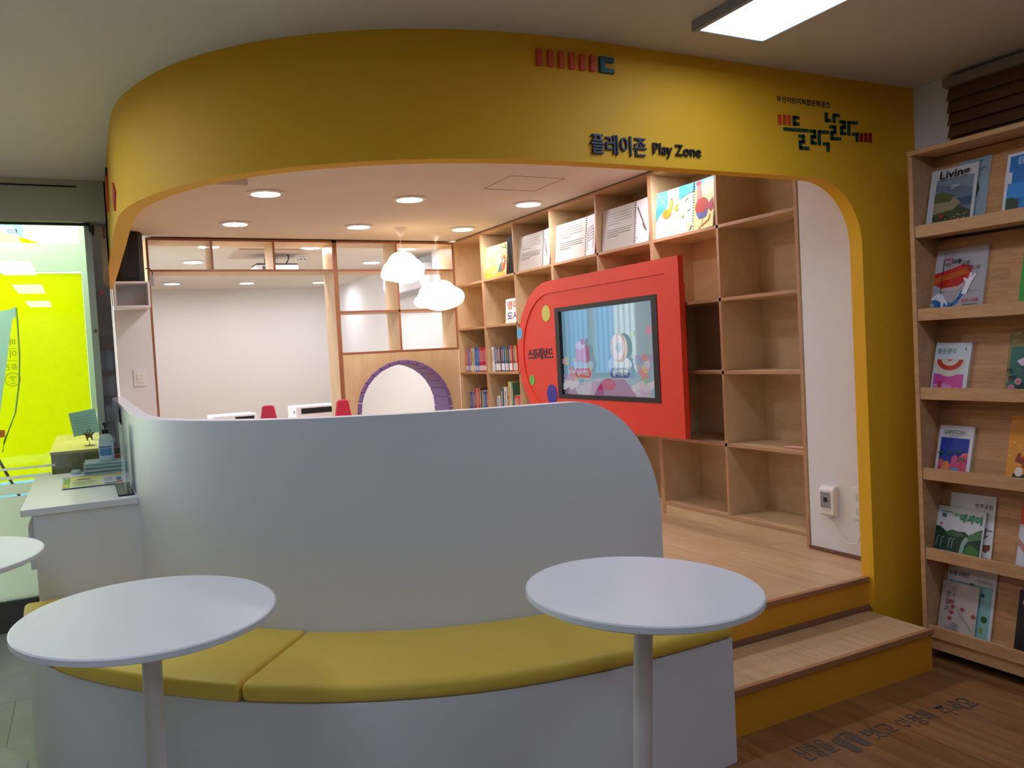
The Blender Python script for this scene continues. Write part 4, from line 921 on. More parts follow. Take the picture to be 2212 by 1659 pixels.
ring_book('wire_bound_book', 'open wire-bound book with a loom-like frame drawing on the right page, third display book', 5.430, 5.00, 4.855, .285, a_text('#c2c0b4'), a_fig(1), xr=-.02)
ring_book('wire_bound_book', 'open wire-bound book with a brown club drawing on the right page, fourth display book', 4.790, 4.405, 4.235, .285, a_text(), a_fig(2), xr=-.02)
ring_book('picture_book', 'open wire-bound picture book of hens and a big rooster, rightmost on the top shelf', 4.185, 3.826, 3.63, .290, a_hens, a_cock, xr=-.02)
# English-books sign
t = thing('shelf_sign', 'white card sign with red and purple Korean letters standing in the bookcase', 'sign', (3.30, 6.41, 1.6375), rot=(-.06, 0, -PI/2))
A = Art(); A.rect(0, 0, .26, .215, '#ece6ea'); A.text('영어', .03, .12, .23, .195, '#c84a30', .03); A.text('도서', .03, .03, .23, .10, '#4a3a8a', .03); A.line([(.03, .022), (.11, .022)], .005, '#c8d860')
A.build('card_face', t); obj('card_back', B(0, .26, .0006, .003, 0, .215), M_paper, t, world=False)
COLN = {'#c8302c': 'red', '#b81c4c': 'crimson', '#2c50a8': 'blue', '#3a70c0': 'mid-blue', '#7a6aa8': 'lavender', '#c8c060': 'yellow', '#b8c8d8': 'pale blue', '#d86048': 'orange-red', '#e0d8d0': 'cream', '#3a3a40': 'black', '#5a4038': 'dark brown', '#4a7a58': 'green', '#8a8088': 'grey', '#d8a048': 'ochre', '#20708c': 'teal', '#c84a6a': 'pink', '#6a5a68': 'plum'}
def row(y_start, z, specs, group, where, x=3.262, lab_h=.045, step_gap=.0012, xvar=.012, seed=1, labelc='#dfe4e8'):
    r = random.Random(seed); y = y_start
    for k, (c, th, h) in enumerate(specs):
        d = r.uniform(.15, .2); xx = x + r.uniform(0, xvar)
        t = thing('book', '%s book, %s from the left %s' % (COLN[c], ORD[k], where), 'book', (xx+d/2, y-th/2, z), group)
        mm = mat('book_'+c, c, .45)
        fmm = {'+x': 1, '+z': 1, '-z': 1}
        b = bmesh.new(); box(b, xx, xx+d, y-th, y, z, z+h, fm=fmm); cv = obj('cover', b, [mm, M_pages], t)
        if lab_h: obj('spine_label', B(xx-.0006, xx-.0001, y-th+.0006, y-.0006, z+.012, z+.012+lab_h), mat('label'+labelc, labelc, .5), cv)
        obj('spine_title', B(xx-.0005, xx-.0001, y-th*.62, y-th*.38, z+h*.42, z+h*.88), mat('title_pale', '#d8d4cc', .5) if c not in ('#e0d8d0', '#c8c060', '#b8c8d8') else mat('title_dark', '#54504c', .5), cv)
        y -= th+step_gap
    return y
r = random.Random(11)
s = [('#d86048', .022, .20), ('#c8302c', .018, .21)] + [(c, .020, .222) for c in ('#7a6aa8', '#b8c8d8', '#7a6aa8', '#d86048', '#b8c8d8', '#c8c060', '#b8c8d8', '#2c50a8', '#3a70c0', '#2c50a8', '#3a70c0', '#3a70c0', '#c8302c', '#b81c4c', '#b81c4c', '#c8302c', '#b81c4c', '#b81c4c', '#c84a6a', '#c84a6a')]
row(7.225, 1.2215, s, 'picture books in the middle row of the corner bookcase', 'in the corner bookcase middle row', seed=3)
s = [(c, w_, .222) for c, w_ in (('#e0d8d0', .020), ('#e0d8d0', .018), ('#3a70c0', .016), ('#e0d8d0', .018), ('#6a5a68', .02), ('#3a3a40', .018), ('#6a5a68', .045), ('#5a4038', .03), ('#3a3a40', .018), ('#2c50a8', .03), ('#4a7a58', .026), ('#3a3a40', .022), ('#3a3a40', .022), ('#8a8088', .024), ('#3a3a40', .024), ('#c8302c', .022), ('#8a8088', .022), ('#3a3a40', .014), ('#d8a048', .018), ('#c8302c', .018))]
row(6.645, 1.2215, s, 'picture books in the middle row left of the red board', 'in the middle row beside the red board', seed=4, lab_h=.06)
s = [('#d86048', .022, .245), ('#d8a048', .018, .235), ('#8a8088', .022, .262), ('#e0d8d0', .020, .262), ('#c84a6a', .020, .245), ('#e0d8d0', .016, .25), ('#b8c8d8', .016, .27), ('#c8302c', .014, .24)]
row(6.865, 1.6375, s, 'books at the right side of the upper corner shelf', 'on the upper shelf of the corner bookcase', seed=5, lab_h=.03, x=3.30)
s = [('#20708c', .026, .222), ('#2c50a8', .026, .222), ('#7a6aa8', .022, .222), ('#6a5a68', .026, .222), ('#6a5a68', .020, .23), ('#c8302c', .018, .255), ('#c8302c', .018, .258), ('#e0d8d0', .016, .26), ('#d86048', .018, .26), ('#c8302c', .018, .262), ('#d8a048', .022, .265), ('#5a4038', .024, .27), ('#e0d8d0', .016, .24), ('#4a7a58', .028, .235), ('#3a70c0', .030, .235), ('#20708c', .016, .235), ('#2c50a8', .020, .235), ('#c8302c', .024, .238), ('#b81c4c', .02, .238)]
row(7.19, .8055, s, 'picture books in the lower row of the corner bookcase', 'in the corner bookcase lower row', seed=6, lab_h=0)
s = [('#8a8088', .022, .19), ('#b8c8d8', .022, .2), ('#e0d8d0', .022, .2), ('#4a7a58', .016, .2), ('#3a3a40', .020, .275), ('#20708c', .022, .275), ('#8a8088', .022, .275), ('#e0d8d0', .05, .28), ('#3a3a40', .020, .20), ('#c8302c', .020, .2), ('#c8c060', .024, .33), ('#e0d8d0', .024, .32), ('#4a7a58', .030, .32), ('#7a6aa8', .020, .20), ('#c8302c', .022, .21), ('#c8302c', .022, .21), ('#c8302c', .022, .21), ('#c8302c', .022, .21), ('#c84a6a', .022, .21)]
row(6.60, .8055, s, 'picture books in the lower row left of the red board', 'in the lower row beside the red board', seed=7, lab_h=0)
# books facing out behind the rows
def face_book(name, lab, y, z, w, h, art, x=3.44):
    t = thing(name, lab, 'book', (x, y, z), rot=(-.06, 0, -PI/2)); A = Art(); art(A, w, h); A.build('front_cover', t); obj('pages', B(0, w, .0008, .008, 0, h), M_pages, t, world=False)
def a_pine(A, w, h):
    A.rect(0, 0, w, h, '#c9b999'); A.text('I Wonder Why', .03, h-.055, w-.02, h-.025, '#5a4a3a'); A.ell(w*.55, h-.04, .012, .016, '#6a3a20'); A.text('Pine Trees', .03, h-.10, w-.04, h-.065, '#2f4a2c', .02); A.ell(w*.85, h-.09, .02, .016, '#5a4634')
face_book('picture_book', 'beige picture book titled Pine Trees facing out behind the packed row', 7.235, 1.2215, .40, .300, a_pine, 3.49)
face_book('picture_book', 'dark maroon book facing out behind the dark packed row', 6.50, 1.2215, .33, .252, lambda A, w, h: A.rect(0, 0, w, h, '#5a2430'), 3.49)
def a_tile(A, w, h):
    A.rect(0, 0, w, h, '#8fb09a'); A.ell(w*.5, h*.62, w*.3, h*.14, '#a08890'); A.text('Tilda', w*.28, h*.48, w*.72, h*.58, '#4a3a44') if False else None; A.ell(w*.2, h*.85, .008, .008, '#2a4a40')
face_book('picture_book', 'sage green picture book facing out behind the lower row beside the red board', 6.215, .8055, .22, .315, a_tile, 3.49)
face_book('picture_book', 'white picture book with black dots facing out behind the lower row', 6.46, .8055, .22, .315, lambda A, w, h: (A.rect(0, 0, w, h, '#dcd6cc'), A.ell(w*.25, h*.86, .02, .02, '#26221f'), A.ell(w*.6, h*.88, .014, .014, '#26221f'), A.ell(w*.85, h*.87, .012, .014, '#26221f')), 3.50)

# ================================================================= CHAIRS AND FAR ROOM
def kid_chair(cx, cy, lab, yaw):
    t = thing('kids_chair', lab, 'chair', (cx, cy, ZP), "red children's chairs", rot=(0, 0, yaw)); mc = mat('chair_red', '#cc3350', .45)
    bm = bmesh.new(); prism(bm, [(-.10, .30), (.10, .30), (.075, .58), (.045, .755), (.030, .768), (-.030, .768), (-.045, .755), (-.075, .58)], -.02, .02, axis='y'); obj('backrest', bm, mc, t, .008, 3, world=False)
    obj('seat', B(-.15, .15, .02, .30, .28, .31), mc, t, .01, 2, world=False)
    for sx in (-1, 1):
        for y in (-.01, .27):
            bm = bmesh.new(); tube(bm, [(sx*.13, y+.01, .28), (sx*.15, y, 0)], [.018, .014], 10); obj('leg', bm, mc, t, world=False)
kid_chair(1.242, 6.5, "red children's chair with a tapered back, left one behind the white partition", -.25)
kid_chair(1.828, 6.5, "red children's chair with a tapered back, right one in front of the plywood upright", .05)
def printer(x0, x1, y0, y1, z, h, lab, slot):
    t = thing('printer', lab, 'printer', ((x0+x1)/2, (y0+y1)/2, z), 'white printers behind the divider')
    obj('housing', B(x0, x1, y0, y1, z, z+h), mat('printer_white', '#dcd8dc', .5), t, .008)
    obj('paper_slot', B(x0+(x1-x0)*slot, x1-.03, y0-.002, y0+.001, z+h-.075, z+h-.02), M_black, t)
    obj('side_port', B(x0-.001, x0+.001, y0+.06, y0+.10, z+h-.07, z+h-.04), M_black, t)
ty = 8.3
t = thing('work_table', 'low white table behind the divider carrying two white printers', 'table', (1.7, ty+.2, ZP))
obj('tabletop', B(.95, 2.40, ty-.05, ty+.5, .70, .725), M_white, t, .003)
for x in (.98, 2.33):
    for y in (ty, ty+.42): obj('leg', B(x, x+.04, y, y+.04, ZP, .6995), M_white, t)
printer(1.06, 1.48, ty+.02, ty+.40, .7255, .195, 'flat white printer at the left, just above the white partition edge', .5)
printer(1.86, 2.30, ty+.02, ty+.40, .7255, .225, 'white printer with a black paper slot beside the red chair', .12)
# projector on its ceiling plate
t = thing('ceiling_plate', 'square beige ceiling access plate above the projector', 'ceiling plate', (1.66, 8.3, ZC)); obj('plate', B(1.345, 1.965, 7.95, 8.64, ZC-.014, ZC-.0005), mat('plate_beige', '#c4b4a4', .7), t, .002)
t = thing('projector', 'white ceiling projector with black cables, seen through the divider cells', 'projector', (1.74, 8.32, 2.30))
obj('housing', B(1.54, 1.95, 8.2, 8.48, 2.285, 2.365), mat('projector_white', '#e0e2e8', .45), t, .01)
obj('top_cover', B(1.545, 1.945, 8.205, 8.475, 2.366, 2.378), M_black, t, .004)
obj('ports', B(1.60, 1.72, 8.196, 8.20, 2.30, 2.35), mat('port_grey', '#5a5c62', .5), t)
bm = bmesh.new(); tube(bm, [(1.76, 8.34, 2.378), (1.76, 8.34, 2.4705)], .018, 12); obj('mount', bm, M_steel, t)
bm = bmesh.new(); tube(bm, [(1.83, 8.25, 2.37), (1.85, 8.22, 2.40), (1.87, 8.25, 2.44), (1.865, 8.27, 2.4705)], .006, 8)
for k in range(4): tube(bm, [(1.65+.02*math.cos(a+k)+.006*k, 8.24+.01*math.sin(k*2+a), 2.405+.03*math.sin(a)) for a in [2*PI*j/12 for j in range(13)]], .004, 6)
obj('cables', bm, M_black, t)
bm = bmesh.new(); lathe(bm, [(.055, 0), (.055, -.01), (.035, -.028), (.033, -.04), (0, -.04)], 24, c=(2.072, 8.55, ZC-.0005)); t = thing('smoke_detector', 'small white smoke detector on the ceiling behind the divider', 'smoke detector', (2.072, 8.55, ZC)); obj('housing', bm, M_white, t)
bm = bmesh.new()
for k in range(6): a = k*PI/3; box(bm, 2.072+.036*math.cos(a)-.006, 2.072+.036*math.cos(a)+.006, 8.55+.036*math.sin(a)-.006, 8.55+.036*math.sin(a)+.006, ZC-.032, ZC-.022)
obj('vents', bm, M_black, t)
# air conditioner
t = thing('air_conditioner', 'white wall-mounted air conditioner high on the right wall behind the divider', 'air conditioner', (3.3, 8.75, 2.1))
bm = bmesh.new(); q = [(3.3995, 2.07), (3.30, 2.075), (3.22, 2.12), (3.19, 2.2), (3.20, 2.33), (3.23, 2.38), (3.3995, 2.39)]
a_ = [bm.verts.new((x, 8.12, z)) for x, z in q]; b_ = [bm.verts.new((x, 9.32, z)) for x, z in q]; bm.faces.new(a_); bm.faces.new(b_)
for i in range(7): j = (i+1) % 7; bm.faces.new((a_[i], a_[j], b_[j], b_[i]))
obj('housing', bm, mat('ac_white', '#d6d8dc', .4), t, .01)
bm = bmesh.new(); vs = [bm.verts.new(p) for p in ((3.218, 8.2, 2.112), (3.218, 9.24, 2.112), (3.29, 9.24, 2.068), (3.29, 8.2, 2.068))]; bm.faces.new(vs); obj('air_flap', bm, mat('ac_flap', '#a8acb4', .5), t)
# ceiling hatch outline in the play room
bm = bmesh.new(); hx0, hx1, hy0, hy1 = 2.43, 2.81, 4.53, 4.93
for a in ((hx0, hx1, hy1, hy1+.004), (hx1, hx1+.004, hy0, hy1), (hx0, hx1, hy0-.004, hy0), (hx0-.004, hx0, hy0, hy1)): box(bm, *a, ZC-.002, ZC-.0003)
o = obj('ceiling_hatch', bm, mat('hatch_line', '#8a7a70', .7)); tag(o, 'thin outline of a square access hatch in the play room ceiling', 'access hatch')
tag(obj('ceiling_box', B(.62, .92, 4.98, 5.14, ZC-.04, ZC-.0005), M_ceil, bevel=.004), 'shallow white box on the play room ceiling beside the front left downlight', 'ceiling box')

# ================================================================= LEFT: speaker, shelf box, switch
t = thing('loudspeaker', 'black wedge-shaped loudspeaker standing on the white wall box under the ceiling', 'loudspeaker', (.37, 7.1, 2.092))
bm = bmesh.new(); prism(bm, [(.255, 7.28), (.485, 7.28), (.470, 7.06), (.44, 7.02), (.30, 7.02), (.265, 7.06)], 2.0925, 2.478); obj('cabinet', bm, M_black, t, .015, 3)
bm = bmesh.new(); prism(bm, [(.30, 7.018), (.438, 7.018), (.438, 7.008), (.30, 7.008)], 2.12, 2.455); obj('grille', bm, mat('grille_black', '#1c1c20', .8), t, .004)
t = thing('wall_box', 'open-fronted white wall box carrying the black loudspeaker', 'wall shelf', (.37, 7.1, 1.89))
x0, x1, y0, y1, z0, z1 = .242, .495, 6.99, 7.298, 1.892, 2.092
for nm, a in (('side_panel', (x0, x0+.014, y0, y1, z0, z1)), ('side_panel', (x1-.014, x1, y0, y1, z0, z1)), ('top_board', (x0+.014, x1-.014, y0, y1, z1-.014, z1)), ('bottom_board', (x0+.014, x1-.014, y0, y1, z0, z0+.014)), ('back_panel', (x0+.014, x1-.014, y1-.06, y1-.05, z0+.014, z1-.014))): obj(nm, B(*a), M_wall, t)
t = thing('signal_box', 'small silver box with a black cable on the corner of the white wall box', 'signal box', (.51, 7.05, 2.06)); obj('housing', B(.4955, .535, 7.0, 7.06, 2.06, 2.145), mat('silver_box', '#a8a4a4', .35, .5), t, .005)
bm = bmesh.new(); tube(bm, [(.475, 7.0, 2.19), (.50, 6.995, 2.195), (.52, 6.998, 2.17), (.525, 7.01, 2.143)], .004, 8); obj('cable', bm, M_black, t)
t = thing('light_switch', 'white three-gang light switch on the white wall end left of the divider', 'light switch', (.396, 7.3, 1.34)); obj('plate', B(.352, .440, 7.290, 7.2995, 1.275, 1.412), mat('switch_white', '#e8e6e4', .4), t, .003)
for k in range(3): obj('rocker', B(.373, .424, 7.286, 7.2898, 1.302+.029*k, 1.330+.029*k), mat('switch_white', '#e8e6e4', .4), t, .001)

# ================================================================= LEFT: glass entrance
t = struct('trim_2', B(-3.2, .165, 5.22, 5.39, 2.255, ZC-.001), M_header, label='grey cladding over the glass entrance')
obj('shadow_gap', B(-3.2, .03, 5.218, 5.2205, 2.443, 2.452), M_black, t)
bm = bmesh.new(); tube(bm, [(-3.1, 5.255, 2.243), (.085, 5.255, 2.243)], .008, 10)
rail = obj('door_rail', bm, M_black); tag(rail, 'thin black rail along the top of the glass entrance', 'rail')
bm = bmesh.new(); tube(bm, [(.09, 5.24, 2.235), (.09, 5.24, 2.20)], .014, 12); obj('bracket', bm, M_black, rail)
g = struct('window_2', B(-3.2, .052, 5.286, 5.294, .175, 2.255), M_pane, label='clear glass pane of the entrance')
bm = bmesh.new(); box(bm, .052, .088, 5.27, 5.33, 0, 2.255); box(bm, -1.75, -1.70, 5.27, 5.33, 0, 2.255)
struct('trim_3', bm, M_alu, label='grey green upright frame of the glass entrance')
struct('trim_4', B(-3.2, .052, 5.26, 5.33, 0, .172), mat('sill_dark', '#5a5654', .5), label='dark base rail under the entrance glass')
bm = bmesh.new()
for (x0, x1, z0, z1) in ((-3.2, -.18, .889, .902), (-3.2, -.2, .838, .856), (-3.2, -.28, .755, .812), (-3.2, .05, .176, .743)): box(bm, x0, x1, 5.2825, 5.2855, z0, z1)
fs = obj('frosted_film', bm, M_frost, g); tag(fs, 'frosted stripes and lower field on the glass')
struct('window_3', B(.088, .164, 5.296, 5.304, 0, 2.255), M_dpane, label='narrow dark reflecting glass beside the yellow wall')
bm = bmesh.new(); lathe(bm, [(0, 0), (.012, 0), (.012, .006), (0, .006)], 16); o = obj('sticker_dot', bm, mat('dot_red', '#a02a30', .4), world=False, loc=(.118, 5.289, 1.86), rot=(PI/2, 0, 0)); tag(o, 'small dark red dot on the narrow dark glass', 'sticker')
bm = bmesh.new(); lathe(bm, [(0, 0), (.010, 0), (.010, .006), (0, .006)], 16); o = obj('screw_cap', bm, mat('cap_brown', '#6a5a28', .4), world=False, loc=(.072, 5.269, 1.64), rot=(PI/2, 0, 0)); tag(o, 'small brown cap on the grey green entrance frame', 'cap')
tag(obj('orange_sticker', B(-.435, -.408, 5.280, 5.2825, 1.075, 1.115), mat('sticker_orange', '#f09020', .5)), 'small orange sticker on the entrance glass at the left picture edge', 'sticker')
# porch: outer wall with transom, yellow film and outside
bm = bmesh.new(); box(bm, -2.6, .045, 6.97, 7.02, 2.17, 2.375); box(bm, .032, .085, 6.96, 7.04, 0, 2.9); box(bm, -2.66, -2.6, 6.96, 7.04, 0, 2.9); box(bm, -2.6, .03, 6.97, 7.03, 0, .10)
struct('trim_5', bm, M_alu, label='grey green transom and posts of the outer porch glazing')
yf = struct('window_4', B(-.95, .030, 6.990, 6.994, .64, 2.155), M_film, label='bright yellow film covering the outer glass, lit by daylight')
struct('window_5', B(-2.59, .030, 6.990, 6.994, .105, .635), M_pane, label='clear lower field of the outer glass')
A = Art()
Mi = mat('film_ink', '#6a7000', .7)
A.text('배산락', 0, 0, .001, .001, Mi) if False else None
def mtext(body, x0, x1, z0, z1):     # printed to be read from outside, so mirrored in here
    s0 = len(A.bm.verts); A.bm.verts.ensure_lookup_table(); A.text(body, x0, z0, x1, z1, Mi); A.bm.verts.ensure_lookup_table()
    for v_ in A.bm.verts[s0:]: v_.co.x = x0+x1-v_.co.x
mtext('배산락', -.60, -.432, 1.628, 1.685); A.line([(-.62, 1.61), (-.432, 1.612)], .003, Mi); mtext('이용시간', -.64, -.430, 1.545, 1.60)
A.line([(-.62, 1.50+.02), (-.428, 1.522)], .003, Mi); mtext('휴관일', -.56, -.428, 1.452, 1.50)
def ringl(cx_, cz_, r_, a0=0, a1=360, w_=.004): A.line([(cx_+r_*math.cos(R(a0+(a1-a0)*k/28)), cz_+r_*math.sin(R(a0+(a1-a0)*k/28))) for k in range(29)], w_, Mi)
ringl(-.465, 1.385, .048); ringl(-.60, 1.385, .048)
for r_ in (.012, .022, .032): ringl(-.465, 1.375, r_, 45, 135)
A.ell(-.465, 1.372, .004, .004, Mi); A.line([(-.48, 1.355), (-.45, 1.355)], .004, Mi)
o = A.build('film_print', yf, loc=Vector((0, 6.989, 0))-yf.location)
# outside
tag(obj('outside_building', B(-4.5, .06, 11.0, 14, -1, 6), mat('render_white', '#d8dcd8', .8)), 'pale rendered building outside beyond the yellow film', 'building')
t = thing('facade', 'light blue painted house front with dark slots seen above the transom', 'building', (-.60, 10.9, 2.2)); obj('wall', B(-1.3, -.52, 10.7, 10.98, 0, 5), mat('render_blue', '#6fa0d8', .7), t)
for z in (2.86, 3.0, 3.12): obj('slot', B(-.66, -.56, 10.695, 10.70, z, z+.05), M_dark, t)
bm = bmesh.new(); tube(bm, [(-.20, 10.93, 6), (-.18, 10.93, 2.88), (-.18, 10.93, 2.85)], [.045, .045, .055], 16); tube(bm, [(-.18, 10.93, 2.84), (-.18, 10.93, 0)], .040, 16)
tag(obj('drain_pipe', bm, mat('pipe_blue', '#b8c8e8', .4)), 'pale drain pipe on the building outside, above the transom', 'pipe')
bm = bmesh.new(); prism(bm, [(-2.5, 2.385), (-2.5, 3.6), (-.56, 2.62), (-.14, 2.48), (-.14, 2.30), (-2.5, 2.30)], 8.0, 8.05, axis='y')
box(bm, -2.5, -.08, 8.0, 8.05, 2.685, 3.1)
tag(obj('awning', bm, translucent('awning_yellow', '#fff000', .6)), 'sloping yellow awning outside above the transom', 'awning')
tag(obj('street', B(-8, 8, 7.1, 16, -.2, -.02), mat('street_grey', '#d4d4d0', .9)), 'grey street surface outside the porch', 'street', kind='structure')

# porch furniture
t = thing('wooden_cabinet', 'brown wooden cabinet in the porch behind the counter', 'cabinet', (-.06, 6.1, 0))
mwc = wood('cabinet_wood', '#6c5f4a', '#857760', (3, 3, .5), 2, .4)
obj('top_board', B(-.205, .075, 5.352, 6.80, .945, .962), wood('cabinet_top', '#a09058', '#b8a86c', (3, .5, 3), 2, .3), t, .002)  # yellower than the body: the film's reflection put into the top's colour
obj('body', B(-.200, .075, 5.358, 6.795, 0, .9445), mwc, t)
t = thing('paper_holder', 'tilted blue-grey notice sheet held by a clip on a little dark animal figure stand', 'notice holder', (0, 5.6, .9625))
obj('sheet', B(-.072, .072, -.001, .001, .07, .215), mat('sheet_blue', '#86a8b4', .6), t, world=False, rot=(0, -.14, 0))
A = Art(); A.greek(-.05, .09, .05, .19, 6, '#6a8a98', .2); A.build('writing', t, loc=(0, -.0015, 0), rot=(0, -.14, 0))
bm = bmesh.new(); lathe(bm, [(0, .004), (.03, .003), (.03, 0), (0, 0)], 20); obj('foot', bm, M_black, t, world=False)
bm = bmesh.new(); tube(bm, [(0, 0, .004), (0, 0, .03)], .002, 8); obj('stem', bm, M_black, t, world=False)
bm = bmesh.new(); prism(bm, [(-.03, .078), (-.03, .07), (-.018, .06), (-.014, .03), (-.006, .03), (-.004, .048), (.008, .048), (.012, .030), (.02, .032), (.018, .06), (.03, .075), (.022, .08), (.014, .072), (-.012, .074)], -.006, .006, axis='y'); obj('animal_figure', bm, mat('bronze', '#5a3c22', .5), t, world=False)
bm = bmesh.new(); tube(bm, [(.011*math.cos(a), -.004, .090+.011*math.sin(a)) for a in [2*PI*k/16 for k in range(17)]], .0015, 6); obj('clip', bm, M_dark, t, world=False)
t = thing('leaflet_stand', 'clear acrylic stand with a red and yellow leaflet on the wooden cabinet', 'leaflet stand', (.02, 6.0, .9625))
obj('stand', B(-.002, .002, 0, .12, 0, .32), M_acryl, t, world=False, rot=(0, .22, 0)); obj('leaflet', B(-.030, -.006, -.001, .001, .20, .33), mat('leaflet_yellow', '#d8cc40', .5), t, world=False, rot=(0, .30, 0)); obj('red_band', B(-.024, -.010, -.003, -.0015, .23, .32), mat('leaflet_red', '#d85a40', .5), t, world=False, rot=(0, .30, 0))
# banner stand
t = thing('banner_stand', 'grey banner on a curved dark pole stand in the porch, at the left picture edge', 'banner stand', (-.55, 6.78, 0))
bm = bmesh.new(); tube(bm, [(-.395, 6.76, 1.89), (-.395, 6.76, 1.75), (-.398, 6.76, 1.55), (-.415, 6.76, 1.35), (-.45, 6.76, 1.15), (-.53, 6.76, .95), (-.545, 6.76, .88)], .006, 8); obj('pole', bm, mat('pole_green', '#56701e', .5), t)
bm = bmesh.new(); tube(bm, [(-.60, 6.76, .90), (-.41, 6.76, .42)], .010, 8); obj('leg', bm, M_dark, t)
bm = bmesh.new(); tube(bm, [(-.60, 6.76, .90), (-.80, 6.76, .02)], .010, 8); obj('leg', bm, M_dark, t)
bm = bmesh.new(); prism(bm, [(-.86, 1.80), (-.43, 1.88), (-.40, 1.90), (-.40, 1.83), (-.425, 1.81), (-.57, 1.0), (-.84, 1.0)], 6.772, 6.776, axis='y'); obj('banner_sheet', bm, mat('banner_grey', '#7fa098', .6), t)

# counter top things
t = thing('hand_sanitizer', 'clear pump bottle with blue and white label and black cap on the counter', 'bottle', (.078, 4.93, .9255))
bm = bmesh.new(); lathe(bm, [(0, 0), (.034, 0), (.036, .006), (.036, .112), (.033, .128), (.022, .142), (.014, .146), (.014, .150), (0, .150)], 32); obj('bottle_body', bm, mat('bottle_clear', '#b8d4cc', .15, spec=.6), t, world=False)
bm = bmesh.new(); lathe(bm, [(.0365, .008), (.0368, .010), (.0368, .092), (.0365, .094)], 32); obj('label', bm, mat('label_white', '#c4d4e4', .5), t, world=False)
bm = bmesh.new()
for k in range(12):
    a0, a1 = R(205+k*9), R(214+k*9); z0, z1 = .030, .070
    bm.faces.new([bm.verts.new((.0372*math.cos(a), .0372*math.sin(a), z)) for a, z in ((a0, z0), (a1, z0), (a1, z1), (a0, z1))])
obj('label_print', bm, mat('label_blue', '#5a8cc0', .5), t, world=False)
bm = bmesh.new()
for k in range(12):
    a0, a1 = R(205+k*9), R(214+k*9)
    bm.faces.new([bm.verts.new((.0374*math.cos(a), .0374*math.sin(a), z)) for a, z in ((a0, .074), (a1, .074), (a1, .080), (a0, .080))])
obj('label_band', bm, mat('label_navy', '#1c3c78', .5), t, world=False)
bm = bmesh.new(); lathe(bm, [(0, .146), (.017, .146), (.017, .168), (.008, .170), (.0045, .172), (.0045, .188), (0, .188)], 24); obj('collar', bm, M_black, t, world=False)
bm = bmesh.new(); lathe(bm, [(0, .186), (.010, .188), (.012, .202), (.010, .206), (0, .206)], 20); tube(bm, [(0, 0, .203), (.02, -.012, .204), (.03, -.018, .200)], .004, 8); obj('pump_head', bm, M_black, t, world=False)
for k in range(9):
    z = .8575+.0075*k; c_ = ['#8fb4b0', '#a8c4c4', '#7aa09c', '#b8ccd0', '#88aca8'][k % 5]; d = .004*((k*7) % 3)
    o = obj('brochure', B(-.036+d, .160, 4.86+d, 5.10, z, z+.0070), mat('brochure'+c_, c_, .5)); tag(o, 'grey-green brochure, %s from the bottom of the stack under the sanitizer bottle' % ORD[k], 'brochure', 'stack of brochures on the counter')
tag(obj('booklet', B(.10, .163, 5.04, 5.12, .9257, .940), mat('booklet_red', '#b86a50', .5)), 'red-brown booklet lying behind the sanitizer bottle', 'booklet')
t = thing('desk_mat', 'printed desk mat with green edge and small tables, lying on the counter', 'desk mat', (0, 4.66, .8575))
obj('mat_base', B(-.128, .146, 4.395, 4.84, .8575, .862), mat('mat_navy', '#3a4a6a', .4), t)
A = Art()
A.rect(0, .004, .274, .44, '#d8dcb0'); A.rect(0, .02, .03, .42, '#5a9c50'); A.rect(.0, .04, .025, .16, '#c8b840'); A.rect(.03, .30, .274, .42, '#e6e86a'); A.rect(.17, .02, .274, .34, '#d8dce8'); A.greek(.04, .06, .15, .25, 6, '#8a9a8a', .2); A.rect(.06, .30, .12, .33, '#c88ca0'); A.rect(.235, .14, .258, .24, '#3a98b0'); A.rect(.235, .05, .258, .13, '#d06a8a'); A.rect(.18, .03, .23, .05, '#6a78a8')
for k in range(4): A.line([(.185+.01*k, .10), (.185+.01*k, .28)], .002, '#5a5a70')
A.build('mat_print', t, loc=Vector((-.128, 4.397, .8626))-t.location, rot=(-PI/2, 0, 0))
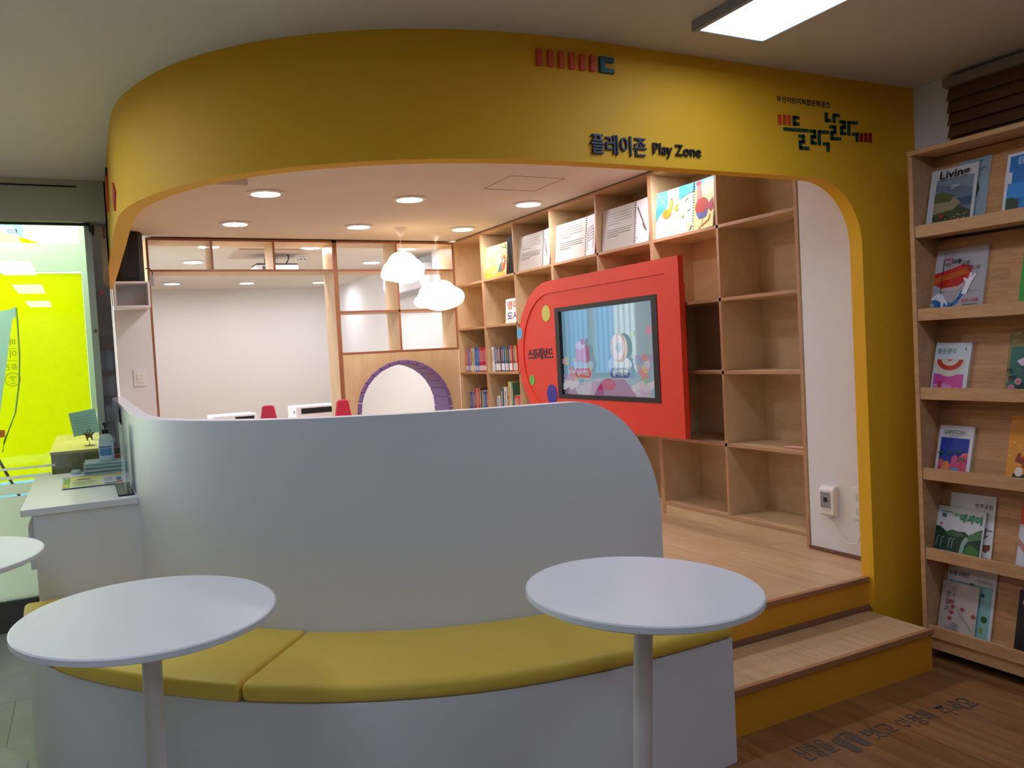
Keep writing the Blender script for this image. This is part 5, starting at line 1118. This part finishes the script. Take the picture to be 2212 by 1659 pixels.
t = thing('desk_sign', 'clear upright acrylic sign on a black base, against the white partition on the counter', 'acrylic sign', (.14, 4.2, .8575))
obj('base', B(.095, .160, 3.95, 4.385, .8578, .864), M_black, t, .001)
obj('acrylic_plate', B(.128, .132, 3.98, 4.36, .8645, 1.16), M_acryl, t); obj('acrylic_plate', B(.146, .150, 3.98, 4.36, .8645, 1.15), M_acryl, t)
obj('grey_insert', B(.100, .124, 3.96, 4.38, .8642, .8650), mat('insert_grey', '#5a6a68', .4), t)
bm = bmesh.new(); lathe(bm, [(0, .022), (.02, .020), (.026, .010), (.024, 0), (0, 0)], 24, c=(-.075, 5.06, .8578)); tag(obj('tape_dispenser', bm, mat('tape_white', '#bcd4d4', .4)), 'small round whitish tape dispenser at the back of the counter', 'tape dispenser')
tag(obj('ruler', B(-.135, .150, 4.846, 4.857, .8576, .8640), mat('ruler_white', '#d8d4d0', .4)), 'white printed strip lying between the desk mat and the brochure stack', 'ruler')

# bookcase behind the camera, seen in the dark glass
t = thing('library_bookcase', 'dark library bookcase full of books, seen only as a reflection in the narrow dark glass', 'bookcase', (.4, -1.8, 0))
mlb = wood('library_wood', '#4a3a30', '#5c4a3e', (1, 1, 4), 1, .5)
bm = bmesh.new(); box(bm, .17, .20, -2.0, -1.7, 0, 1.9); box(bm, 1.6, 1.63, -2.0, -1.7, 0, 1.9)
for k in range(6): box(bm, .20, 1.6, -2.0, -1.7, .05+.34*k, .07+.34*k)
box(bm, .20, 1.6, -2.0, -1.99, .05, 1.9); obj('case', bm, mlb, t)
bm = bmesh.new(); r = random.Random(8); cols = ['#8a98a8', '#6c7f9c', '#a8a8a0', '#4a5a78', '#90828a', '#c0c4c8']
for k in range(5):
    x = .205
    while x < 1.56:
        w_ = r.uniform(.018, .04); box(bm, x, x+w_, -1.95, -1.74, .0705+.34*k, .0705+.34*k+r.uniform(.2, .28), mi=r.randrange(6)); x += w_+.001
o = obj('shelved_books', bm, [mat('lib'+c_, c_, .6) for c_ in cols], t); o['kind'] = 'stuff'
